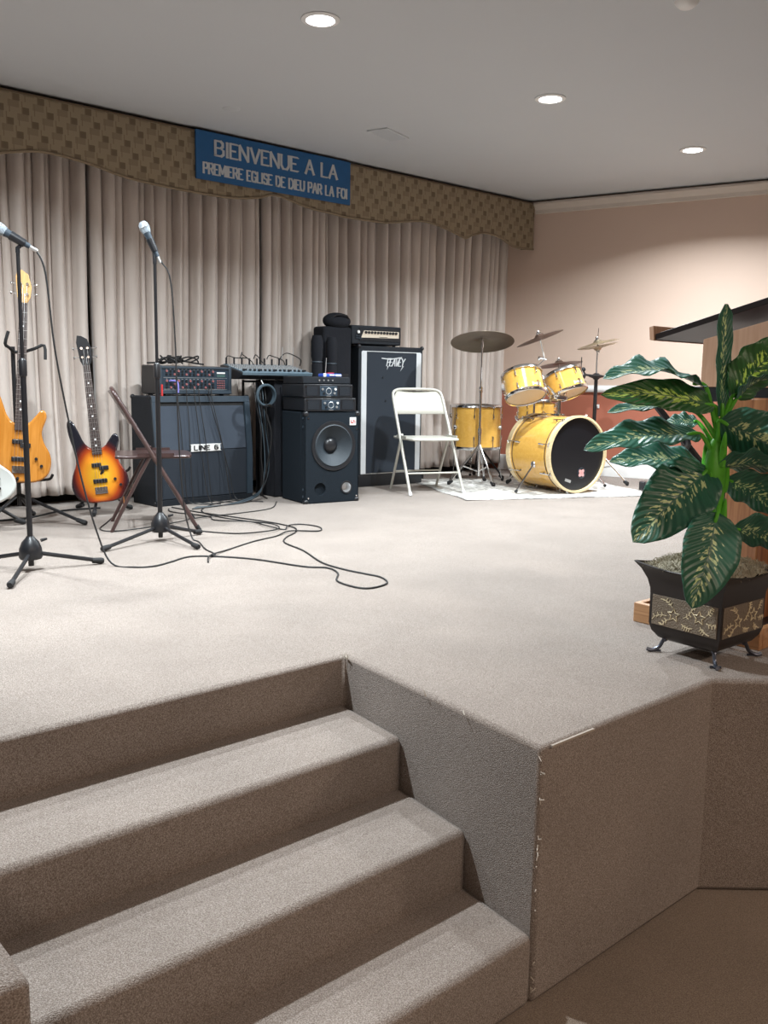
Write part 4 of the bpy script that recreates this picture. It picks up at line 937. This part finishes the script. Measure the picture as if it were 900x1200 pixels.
B().lathe([(kr - .008, -kh / 2 - .012), (0, -kh / 2 - .014)], mk, 64, cap=False).done('rear_head', 'drumhead_top', t)
# pink flower print in a dark ring, small badge
ring = B(); ring.torus((.055, -.150, kh / 2 + .0155), .040, .0025, mtx=mk, seg=28, sseg=5); ring.done('port_ring', 'grey_case', fh)
b = B()
for k in range(4):
    a = PI / 4 + k * PI / 2
    b.lathe([(0, 0), (.018, 0), (.018, .0015), (0, .0015)], mk @ Matrix.Translation((.055 + .014 * math.cos(a), -.150 + .014 * math.sin(a), kh / 2 + .0145)) @ Matrix.Rotation(a, 4, 'Z') @ Matrix.Diagonal((1.2, .8, 1, 1)), 14, cap=False)
b.done('flower_print', 'pink_flower', fh)
bq = B(); bq.box((-.085, -.205, kh / 2 + .0145), (.062, .022, .0016), Matrix.Rotation(-.30, 3, 'Z'), mtx=mk); bq.done('badge', 'brushed', fh)
for k in range(8):
    a = 2 * PI * (k + .5) / 8 + .12
    for sz in (1, -1):
        b = B(); lug(b, mk, kr - .004, sz * (kh / 2 - .09), a, 1.1)
        b.tube([mk @ Vector(((kr + .014) * math.cos(a), (kr + .014) * math.sin(a), sz * (kh / 2 - .08))), mk @ Vector(((kr + .018) * math.cos(a), (kr + .018) * math.sin(a), sz * (kh / 2 + .02)))], .0035, 6)
        b.tube([mk @ Vector(((kr + .008) * math.cos(a - .05), (kr + .008) * math.sin(a - .05), sz * (kh / 2 + .012))), mk @ Vector(((kr + .022) * math.cos(a), (kr + .022) * math.sin(a), sz * (kh / 2 + .012))), mk @ Vector(((kr + .008) * math.cos(a + .05), (kr + .008) * math.sin(a + .05), sz * (kh / 2 + .012)))], .005, 6)
        b.done('lug', 'chrome', t)
for sx in (-1, 1):
    bk = B(); bk.ball((sx * .285, -.06, .22), .028, 10, 8, sc_=(.6, 1, 1)); sp_ = bk.done('spur_bracket', 'chrome', t)
    q0, q1 = Vector((sx * .29, -.07, .22)), Vector((sx * .48, -.09, .014))
    B().tube([q0, q0.lerp(q1, .94)], .008, 8).done('spur', 'chrome', t)
    B().tube([q0.lerp(q1, .93), q1], [.010, .014], 8).done('spur_foot', 'black_rubber', t)
b = B(); b.cyl((0, -.02, .59), (0, -.02, .76), .014, seg=12); b.box((0, -.02, .606), (.06, .06, .015)); b.done('tom_post', 'chrome', t)
b = B(); b.box((0, -.02, .74), (.10, .05, .035)); b.cyl((-.07, -.02, .745), (.07, -.02, .745), .016, seg=12); b.done('tom_bracket', 'chrome', t, bevel=.004)
for sx in (-1, 1): B().tube(smooth_path([(sx * .04, -.02, .745), (sx * .08, -.01, .80), (sx * .12, .0, .83)], 4), .010, 8).done('tom_arm', 'chrome', t)
kit = Matrix.Rotation(KR, 3, 'Z')
def kp(x, y, z): v = kit @ Vector((x, y, 0)); return (KC.x + v.x, KC.y + v.y, z)
# toms tilt toward the drummer at the back of the kit
def tilt(ax_deg, side_deg, rz=KR): return Matrix.Rotation(rz, 3, 'Z') @ Matrix.Rotation(math.radians(side_deg), 3, 'Y') @ Matrix.Rotation(math.radians(-ax_deg), 3, 'X')
TM = [((3.915, 3.375, .845), .152, .19, 'left amber tom above the bass drum, chrome rims'), ((4.345, 3.30, .862), .15, .17, 'right amber tom above the bass drum, the smaller one')]
for (p, r, h, lab), sd_ in zip(TM, (6, -6)):
    tt = drum('tom_drum', lab, p, tilt(26, sd_), r, h, nl=6)
    b = B(); mt4 = tilt(26, sd_).to_4x4()
    for q in range(7):
        a = math.radians(-106 + q * 4.5); rr = r + .002; b.box((0, 0, 0), (.008, .003, .012 if q % 3 else .026), mtx=mt4 @ Matrix.Rotation(a + PI / 2, 4, 'Z') @ Matrix.Translation((0, -rr, -h * .30)))
    b.done('badge', 'pale_alu', tt)
# badge lettering strip on the left tom front is a silver print
# snare on its basket stand
drum('snare_drum', 'amber snare drum low between the two toms, behind the bass drum', kp(.26, .55, .635), tilt(4, 0), .165, .13, nl=8)
def tripod(t, zt, feet, zhub=.32, r=.010, m='chrome', base=.02, braces=True, foot_m='black_rubber'):
    B().cyl((0, 0, base + .05), (0, 0, zhub + .14), r * 1.25, seg=12).done('lower_tube', m, t)
    for f in feet:
        f = Vector((f[0], f[1], base)); L_ = B().tube([(0, 0, zhub), f], r * .85, 8).done('leg', m, t)
        if braces: B().tube([(0, 0, base + .09), Vector((0, 0, zhub)).lerp(f, .55)], r * .6, 6).done('brace', m, t)
        e = Vector((f.x, f.y, 0)).normalized(); B().tube([f - e * .035 + Vector((0, 0, .02)), f + Vector((0, 0, -.001)), f + e * .006 + Vector((0, 0, -.001))], [.014, .018, .015], 8).done('rubber_foot', foot_m, L_)
def tri(r_, a0): return [(r_ * math.cos(a0 + k * 2 * PI / 3), r_ * math.sin(a0 + k * 2 * PI / 3)) for k in range(3)]
p = kp(.26, .55, 0)
t = thing('snare_stand', 'low chrome basket stand under the snare drum', 'drum stand', (p[0], p[1], ZR + .03))
tripod(t, .5, tri(.22, .6), .22, .009)
B().cyl((0, 0, .30), (0, 0, .47), .011, seg=10).done('upper_tube', 'chrome', t)
for k in range(3):
    a = .2 + k * 2 * PI / 3; B().tube(smooth_path([(0, 0, .46), (.10 * math.cos(a), .10 * math.sin(a), .485), (.168 * math.cos(a), .168 * math.sin(a), .50), (.182 * math.cos(a), .182 * math.sin(a), .54)], 4), .006, 6).done('basket_arm', 'chrome', t)
# floor tom on three legs
FT = (4.25, 4.185)
t = drum('floor_tom', 'large amber floor tom on three chrome legs behind the folding chair', (FT[0], FT[1], .475), Matrix.Rotation(.3, 3, 'Z'), .215, .36, nl=8)
for k in range(3):
    a = .9 + k * 2 * PI / 3; x, y = .232 * math.cos(a), .232 * math.sin(a)
    b = B(); b.tube(smooth_path([(x, y, .08), (x, y, -.28), (x * 1.03, y * 1.03, -.37), (x * 1.12, y * 1.12, -.450)], 4), .005, 6); L_ = b.done('leg', 'chrome', t)
    B().ball((x * 1.13, y * 1.13, -.455), .013, 8, 6).done('rubber_foot', 'black_rubber', L_)
    B().ball((x * .97, y * .97, .0), .022, 8, 6).done('leg_bracket', 'chrome', t)
# cymbals
def cymbal(name, label, loc, rot, r, m, two=False):
    t = thing(name, label, 'cymbal', loc)
    pr = [(0, .030), (.012, .030), (r * .14, .026), (r * .2, .012), (r * .24, .008), (r * .6, .001), (r, -.010), (r, -.012), (r * .6, -.001), (r * .24, .006), (r * .2, .010), (0, .026)]
    mm = rot.to_4x4()
    B().lathe(pr, mm, 56, cap=False).done('plate', m, t, smooth=30)
    b = B()
    for k in range(5): b.torus((0, 0, .007 - .0025 * k), r * (.3 + .14 * k), .0007, mtx=mm, seg=48, sseg=4)
    b.done('groove_ring', m, t, kind='stuff')
    B().lathe([(0, .055), (.008, .055), (.013, .046), (.013, .036), (.022, .034), (.022, .026), (0, .026)], mm, 12, cap=False).done('wing_nut', 'chrome', t)
    return t
def rot_to(v): return Vector((0, 0, 1)).rotation_difference(Vector(v).normalized()).to_matrix()
t = thing('cymbal_stand', 'chrome tripod stand of the large left cymbal, in front of the floor tom', 'cymbal stand', (4.02, 3.925, 0), 0)
tripod(t, 1.2, [(-.05, -.22), (.19, .10), (-.26, .10)], .34, .011)
B().cyl((0, 0, .44), (0, 0, .80), .0105, seg=10).done('middle_tube', 'chrome', t); B().cyl((0, 0, .80), (0, 0, 1.222), .007, seg=10).done('upper_tube', 'chrome', t)
for z in (.45, .80): 
    b = B(); b.cyl((0, 0, z - .02), (0, 0, z + .025), .017, seg=12); b.tube([(0, 0, z), (-.03, -.02, z)], .006, 6); b.ball((-.036, -.024, z), .012, 8, 6, sc_=(.5, .5, 1)); b.done('clamp', 'chrome', t)
B().cyl((0, 0, 1.15), (0, 0, 1.20), .013, seg=12).done('tilter', 'chrome', t)
cymbal('ride_cymbal', 'large dark bronze cymbal at the left of the drum kit, above the floor tom', (4.02, 3.925, 1.205), rot_to((.20, .24, 1)), .265, 'bronze')
p = kp(.12, .22, 0); pb = kp(.10, .40, 0); t = thing('cymbal_stand', 'chrome boom stand of the tilted cymbal rising between the toms', 'cymbal stand', pb)
tripod(t, 1.2, [(-.20, .10), (.10, .2), (.17, -.06)], .30, .010, base=.02 + ZR)
bo = Vector((p[0] - .075 - pb[0], p[1] + .08 - pb[1], 1.237)); bj = Vector((p[0] - pb[0], p[1] + .08 - pb[1], 1.06))
B().cyl((0, 0, .40), (0, 0, 1.0), .009, seg=10).done('middle_tube', 'chrome', t); B().tube([(0, 0, .99), bj, bo + Vector((0, 0, .006))], .006, 8).done('boom_arm', 'chrome', t)
b = B(); b.cyl((0, 0, .97), (0, 0, 1.02), .018, seg=12); b.tube([(-.04, -.02, 1.0), (.03, .0, 1.0)], .007, 6); b.done('clamp', 'chrome', t)
b = B(); b.tube([bj + Vector((-.045, .02, .01)), bj + Vector((.02, 0, 0))], .009, 6); b.ball(bj + Vector((-.05, .02, .005)), .016, 8, 6, sc_=(.6, .6, 1.2)); b.done('clamp', 'chrome', t)
bp_ = Vector((p[0] - .075, p[1] + .08, 1.237))
cymbal('crash_cymbal', 'brown cymbal tilted steeply above the two toms', bp_, rot_to((-.34, .22, 1)), .20, 'bronze_red')
cymbal('second_crash_cymbal', 'flat brown cymbal partly hidden behind the right tom', (4.86, 3.77, 1.035), rot_to((-.04, .16, 1)), .205, 'bronze_red')
t = thing('cymbal_stand', 'chrome stand of the cymbal hidden behind the right tom', 'cymbal stand', (4.86, 3.77, 0)); tripod(t, 1, tri(.24, 1.6), .30, .009, base=.02)
B().cyl((0, 0, .42), (0, 0, 1.03), .007, seg=10).done('upper_tube', 'chrome', t)
HH = (4.985, 3.46)
t = thing('hi_hat_stand', 'hi-hat stand with black lower tube at the right of the drum kit', 'cymbal stand', (HH[0], HH[1], 0))
tripod(t, 1, [(.02, -.36), (-.30, .05), (.18, .22)], .33, .011)
B().cyl((0, 0, .08), (0, 0, .94), .016, seg=12).done('black_tube', 'black_metal', t); B().cyl((0, 0, .94), (0, 0, 1.21), .0075, seg=10).done('upper_tube', 'brushed', t); B().cyl((0, 0, 1.2), (0, 0, 1.34), .003, seg=8).done('pull_rod', 'chrome', t)
b = B(); b.lathe([(0, .955), (.02, .955), (.032, .945), (.068, .935), (.066, .925), (.03, .912), (.02, .90), (0, .90)], seg=20, cap=False); b.done('wing_collar', 'black_plastic', t)
b = B(); b.tube([(0, 0, .93), (-.10, .04, .94), (-.14, .06, .99)], .010, 6); b.ball((-.13, .05, .93), .030, 10, 8); b.ball((-.12, .05, .985), .02, 8, 6); b.cyl((-.14, .06, .98), (-.14, .06, 1.09), .004, seg=6); b.done('side_clamp', 'black_plastic', t)
cymbal('hi_hat_cymbal', 'upper pale brass hi-hat cymbal by the peach wall', (HH[0], HH[1], 1.215), rot_to((-.20, .17, 1)), .185, 'brass')
cymbal('hi_hat_cymbal', 'lower pale brass hi-hat cymbal just beneath the upper one', (HH[0], HH[1], 1.178), rot_to((-.16, .13, 1)) @ Matrix.Rotation(PI, 3, 'X'), .175, 'brass')
# drum stool behind
t = thing('drum_stool', 'dark round drum stool seat behind the bass drum', 'stool', kp(.0, 1.02, 0))
tripod(t, .5, tri(.24, .9), .30, .010, 'black_metal', .02)
B().cyl((0, 0, .40), (0, 0, .50), .013, seg=10).done('upper_tube', 'black_metal', t); B().lathe([(0, .50), (.15, .50), (.175, .52), (.175, .56), (.15, .585), (0, .59)], seg=28, cap=False).done('seat', 'black_cloth', t)
# small things by the kit and wall
t = thing('power_adapter', 'small black power adapter on the rug corner beside the bass drum', 'adapter', (4.80, 2.82, .0105), .4)
B().box((0, 0, .035), (.075, .05, .07)).done('block', 'black_plastic', t, bevel=.006); B().tube(smooth_path([(-.03, 0, .02), (-.10, -.02, .005), (-.20, -.10, .004), (-.22, -.22, .004), (-.12, -.24, .004), (-.05, -.16, .004)], 5), .004, 6).done('lead', 'cord', t)
t = thing('wall_hook', 'small white hook on the terracotta wall behind the drum kit', 'hook', rw(.70, .655, .0015))
b = B(); b.box((0, 0, 0), (.02, .02, .035), math.atan2(RN.y, RN.x)); b.tube([(0, 0, 0), tuple(RN * .035), tuple(RN * .04 + Vector((0, 0, .015)))], .004, 6); b.done('hook_body', 'white_plastic', t)

# ------------------------------------------------------------------ lectern
t = thing('lectern', 'oak lectern with wide smoked reading top, behind the potted plant', 'lectern', (1.55, .35, 0))
for (c_, d_) in (((1.20, .29, .036), (.024, .48, .072)), ((1.86, .29, .036), (.024, .48, .072)), ((1.53, .062, .036), (.636, .024, .072)), ((1.53, .518, .036), (.636, .024, .072))):
    B().box(c_, d_).done('base_rail', 'lectern_oak', t, bevel=.003, world=True)
B().box((1.53, .29, .022), (.63, .43, .03)).done('base_floor', 'black_plastic', t, world=True)
B().box((1.47, .245, .43), (.16, .135, .79)).done('column', 'lectern_wood', t, bevel=.006, world=True)
B().box((1.72, .245, .40), (.30, .30, .73)).done('rear_box', 'black_plastic', t, bevel=.006, world=True)
B().box((1.46, .30, .835), (.11, .50, .055)).done('shelf', 'black_plastic', t, bevel=.004, world=True)
B().prism([(.05, .86), (.44, .86), (.44, 1.03), (.05, 1.125)], 1.40, 1.80, lambda u, v, d: (d, u, v)).done('upper_box', 'lectern_tan', t, bevel=.003, world=True)
B().prism([(.05, .72), (.22, .72), (.22, .81), (.05, .81)], 1.398, 1.80, lambda u, v, d: (d, u, v)).done('front_panel', 'lectern_wood', t, bevel=.003, world=True)
sl = (1.142 - 1.032) / (.20 - .623)
zt = lambda y: 1.032 + (y - .623) * sl
B().prism([(.623, zt(.623)), (.623, zt(.623) + .022), (-.02, zt(-.02) + .022), (-.02, zt(-.02))], 1.38, 2.25, lambda u, v, d: (d, u, v)).done('reading_top', 'smoked', t, bevel=.002, world=True)
B().prism([(.625, zt(.623) - .004), (.645, zt(.623)), (.650, zt(.623) + .048), (.632, zt(.623) + .052)], 1.375, 2.25, lambda u, v, d: (d, u, v)).done('book_ledge', 'lectern_tan', t, bevel=.002, world=True)
# dark slanting stand behind the leaves
t = thing('music_stand', 'dark slanting metal stand between the plant leaves and the terracotta wall', 'stand', (2.33, .80, 0))
B().tube([(2.165, 1.10, .775), (2.297, .855, .436), (2.33, .80, .36)], .017, 8).done('slanted_bar', 'black_metal', t, world=True)
B().tube([(2.33, .80, .40), (2.33, .80, .05)], .013, 8).done('post', 'black_metal', t, world=True)
for f in tri(.11, .9): B().tube([(0, 0, .10), (f[0], f[1], .012)], .010, 8).done('leg', 'black_metal', t)
B().box((2.235, .97, .60), (.10, .014, .10), Matrix.Rotation(.8, 3, 'Z') @ Matrix.Rotation(.7, 3, 'Y')).done('plate', 'black_metal', t, world=True)

# ------------------------------------------------------------------ potted plant
PC = Vector((1.015, .150, 0))
t = thing('potted_plant', 'leafy variegated artificial plant in a dark square footed planter at the stage corner', 'potted plant', PC, -.046)
def sq_ring(b, w_, z, n=5):
    vs_ = []
    for k in range(4):
        ax = [(-1, -1), (1, -1), (1, 1), (-1, 1)]; a, c_ = ax[k], ax[(k + 1) % 4]
        for i in range(n):
            f = i / n; x, y = a[0] + (c_[0] - a[0]) * f, a[1] + (c_[1] - a[1]) * f
            dip = .016 * math.sin(PI * f) if z > .29 else 0
            vs_.append(b.bm.verts.new((x * w_, y * w_, z - dip)))
    return vs_
prof = [(.080, .040), (.104, .052), (.120, .075), (.127, .100), (.127, .195), (.128, .215), (.135, .245), (.150, .278), (.168, .302), (.164, .304), (.145, .278), (.128, .25)]
b = B(); rings = [sq_ring(b, w_, z) for w_, z in prof]
for a, c_ in zip(rings, rings[1:]):
    for i in range(len(a)): j = (i + 1) % len(a); b.bm.faces.new([a[i], a[j], c_[j], c_[i]])
b.bm.faces.new(rings[0]); planter = b.done('planter', 'pot', t, smooth=35)
for k in range(4):
    Rk = Matrix.Rotation(k * PI / 2, 4, 'Z')
    b = B(); b.box((0, -.1275, .147), (.232, .004, .098), mtx=Rk); pn = b.done('relief_panel', 'pot_panel', planter, bevel=.001)
    b = B()
    rnd = random.Random(30 + k); fn = lambda u, v, d: tuple(Rk @ Vector((u, -.1298 - d, v)))
    for (fx, fz) in ((-.035, .142), (.055, .152)):
        for a5 in range(5):
            a = a5 * 2 * PI / 5 + .3
            tip = (fx + .022 * math.cos(a), fz + .022 * math.sin(a)); l_ = (fx + .010 * math.cos(a - .62), fz + .010 * math.sin(a - .62)); r__ = (fx + .010 * math.cos(a + .62), fz + .010 * math.sin(a + .62))
            b.tube([fn(*l_, .0005), fn(*tip, .0005), fn(*r__, .0005)], .0018, 5)
    for (x0, z0, a0, L_) in ((-.06, .135, 3.0, .06), (-.04, .165, 2.1, .04), (-.05, .125, 3.5, .045), (.03, .17, 1.2, .03), (.08, .14, -.4, .04), (.06, .125, -1.2, .03), (0, .14, .4, .05), (.08, .165, .6, .035), (-.005, .12, -.8, .03)):
        pts = [(x0 + L_ * s_ * math.cos(a0 + .5 * s_), z0 + L_ * s_ * math.sin(a0 + .5 * s_)) for s_ in (0, .25, .5, .75, 1)]
        pts = [(max(-.112, min(.112, x)), max(.102, min(.192, z))) for x, z in pts]
        b.tube([fn(x, z, .0005) for x, z in pts], .0013, 4)
        for (x, z) in pts[1:]:
            for sg_ in (-1, 1):
                xx, zz = x + .010 * math.cos(a0 + sg_ * 1.0), z + .010 * math.sin(a0 + sg_ * 1.0)
                if abs(xx) < .114 and .10 < zz < .194: b.tube([fn(x, z, .0005), fn(xx, zz, .0005)], .0016, 4)
    b.done('relief_vine', 'gold', planter, kind='stuff', label='pale gold flower and vine relief')
for sx in (-1, 1):
    for sy in (-1, 1):
        pts = [(sx * .080, sy * .080, .060), (sx * .092, sy * .092, .040), (sx * .100, sy * .100, .018), (sx * .116, sy * .116, .0065), (sx * .128, sy * .128, .010)]
        b = B(); b.tube(smooth_path(pts, 4), .0062, 8); b.ball((sx * .088, sy * .088, .046), .010, 8, 6); b.tube([(sx * .108 - .012, sy * .108 + .012, .005), (sx * .108 + .012, sy * .108 - .012, .005)], .004, 6); b.done('foot', mat('pewter_scroll_foot', (.10, .11, .14), .35, .8) if (sx, sy) == (-1, -1) else bpy.data.materials['pewter_scroll_foot'], t)
# moss: mound + tangled curls
b = B(); rnd = random.Random(5); g = []
for j in range(13):
    row = []
    for i in range(13):
        x, y = -.14 + .28 * i / 12, -.14 + .28 * j / 12; e = max(abs(x), abs(y)) / .14
        row.append(b.bm.verts.new((x, y, .275 + .045 * (1 - e ** 2) + rnd.uniform(-.006, .012))))
    g.append(row)
for j in range(12):
    for i in range(12): b.bm.faces.new([g[j][i], g[j][i + 1], g[j + 1][i + 1], g[j + 1][i]])
for k in range(1500):
    x, y = rnd.uniform(-.15, .15), rnd.uniform(-.15, .15); e = max(abs(x), abs(y)) / .15; z = .280 + .045 * (1 - e ** 2); a = rnd.uniform(0, 6.28); L_ = rnd.uniform(.01, .03)
    c_, s_ = math.cos(a), math.sin(a)
    b.tube([(x, y, z), (x + c_ * L_ * .5, y + s_ * L_ * .5, z + rnd.uniform(.006, .018)), (x + c_ * L_, y + s_ * L_, z + rnd.uniform(-.006, .012))], .0009, 3)
b.done('moss', 'moss', t, kind='stuff')
# sheathed stem
b = B(); b.tube(smooth_path([(.0, 0, .29), (.002, .0, .40), (-.004, .002, .52), (-.004, .004, .62), (-.002, .004, .70)], 5), [.030, .030, .029, .028, .029, .030, .031, .032, .033, .034, .035, .036, .037, .037, .036, .034, .031, .028, .024, .019, .012], 12)
b.done('stem', 'stem', t)
for k in range(9):
    a = k * 2.4; z0 = .32 + .042 * k; r0 = .031
    c_, s_ = math.cos(a), math.sin(a)
    pts = [(r0 * c_, r0 * s_, z0), (r0 * 1.12 * c_, r0 * 1.12 * s_, z0 + .06), (r0 * 1.25 * c_, r0 * 1.25 * s_, z0 + .11)]
    B().tube(smooth_path(pts, 4), [.008, .011, .012, .012, .011, .009, .007, .005, .002], 6).done('leaf_sheath', 'stem', t)
LV = [(1.011, 0.14, 0.771, 1.004, 0.147, 1.114, -0.93, 0.365, -0.028, 0.058),
(0.967, 0.179, 0.865, 0.678, 0.354, 0.901, -0.524, -0.811, -0.259, 0.21),
(0.994, 0.155, 0.802, 0.641, 0.334, 0.853, -0.313, -0.37, -0.875, 0.115),
(0.97, 0.217, 0.79, 0.709, 0.354, 0.798, -0.449, -0.836, -0.316, 0.112),
(0.962, 0.184, 0.716, 0.592, 0.35, 0.687, -0.338, -0.828, -0.449, 0.162),
(1.016, 0.189, 0.609, 0.769, 0.38, 0.641, -0.578, -0.665, -0.473, 0.168),
(0.992, 0.157, 0.607, 0.697, 0.231, 0.412, 0.24, -0.732, -0.638, 0.221),
(0.894, 0.070, 0.487, 0.748, 0.052, 0.233, 0.72, -0.66, -0.28, 0.190),
(1.032, 0.122, 0.832, 1.154, 0.014, 1.035, -0.762, 0.261, 0.593, 0.169),
(1.041, 0.114, 0.824, 1.098, -0.003, 0.909, -0.926, -0.354, 0.134, 0.116),
(0.987, 0.135, 0.758, 1.077, -0.078, 0.645, -0.09, -0.497, 0.863, 0.172),
(1.003, 0.147, 0.613, 1.138, -0.039, 0.618, -0.696, -0.49, 0.525, 0.149),
(1.058, 0.139, 0.575, 1.217, -0.002, 0.463, -0.157, -0.719, 0.677, 0.153),
(1.073, 0.112, 0.417, 1.22, -0.044, 0.363, -0.265, -0.528, 0.807, 0.147),
(1.036, 0.225, 0.504, 0.996, 0.287, 0.433, -0.153, -0.79, -0.594, 0.095),
(1.03, 0.23, 0.748, 0.961, 0.318, 0.753, -0.7, -0.518, -0.491, 0.094)]
BRIGHT = {2, 8}
ARCH = {0: 0, 1: .05, 2: .035, 3: .02, 4: .03, 5: .03, 6: .05, 7: .035, 8: .02, 9: .03, 10: .04, 11: .03, 12: .03, 13: .03, 14: .01, 15: .01}
for li, v in enumerate(LV):
    P, Q, S, Wd = Vector(v[0:3]), Vector(v[3:6]), Vector(v[6:9]).normalized(), v[9]
    ax = (Q - P); L_ = ax.length; axn = ax.normalized(); N_ = axn.cross(S).normalized()
    up = N_ if N_.z > 0 else -N_
    if abs(up.z) < .15: up = N_ if N_.dot(Vector((-.66, -.75, 0))) > 0 else -N_
    nv, nu = 22, 10; rnd = random.Random(li); b = B(); uvl = b.bm.loops.layers.uv.new('UVMap'); g = []
    ph = rnd.uniform(0, 6)
    for j in range(nv + 1):
        s_ = j / nv; wd = Wd * .5 * (math.sin(PI * s_ ** .82) ** .58 if 0 < s_ < 1 else 0) * (1 - .15 * s_); 
        if li == 0: wd = Wd * .5 * min(1, .55 + s_ * 1.2) * (1 if s_ < .9 else (1 - s_) / .1 * .8 + .2)
        c0 = P + ax * s_ + up * ARCH[li] * math.sin(PI * s_) - Vector((0, 0, 1)) * .02 * s_ * s_ * (1 if li else 0)
        row = []
        for i in range(nu + 1):
            u = -1 + 2 * i / nu
            cup = -.20 * wd * (1 - abs(u)) + (.04 if li == 7 else .13) * wd * math.sin(s_ * 22 + ph + (1.2 if u > 0 else 0)) * u * u
            row.append((b.bm.verts.new(c0 + S * wd * u + up * cup), (i / nu, s_)))
        g.append(row)
    for j in range(nv):
        for i in range(nu):
            q = [g[j][i], g[j][i + 1], g[j + 1][i + 1], g[j + 1][i]]; f = b.bm.faces.new([k[0] for k in q])
            for lp, k in zip(f.loops, q): lp[uvl].uv = k[1]
    mm = (Matrix.Translation(t.location) @ Matrix.Rotation(t.rotation_euler.z, 4, 'Z')).inverted()
    b.bm.transform(mm)
    me = bpy.data.meshes.new('leaf'); b.bm.to_mesh(me); b.bm.free(); me.materials.append(M['leaf_b'] if li in BRIGHT else M['leaf'])
    for p_ in me.polygons: p_.use_smooth = True
    o = bpy.data.objects.new('leaf', me); C.objects.link(o); o.parent = t
    sd = o.modifiers.new('solid', 'SOLIDIFY'); sd.thickness = .0012
    # petiole from the stem to the blade
    s0 = Vector((PC.x, PC.y, min(.70, max(.42, P.z - .10))))
    if li == 7: s0.z = .50
    B().tube(smooth_path([s0, s0.lerp(P, .5) + Vector((0, 0, .012)), P, P.lerp(Q, .12)], 4), [.0085] * 4 + [.007] * 4 + [.006] * 4 + [.004], 7).done('petiole', 'stem', t, world=True)
print('objects', len(bpy.data.objects), 'tris', sum(len(m.polygons) for m in bpy.data.meshes) * 2)
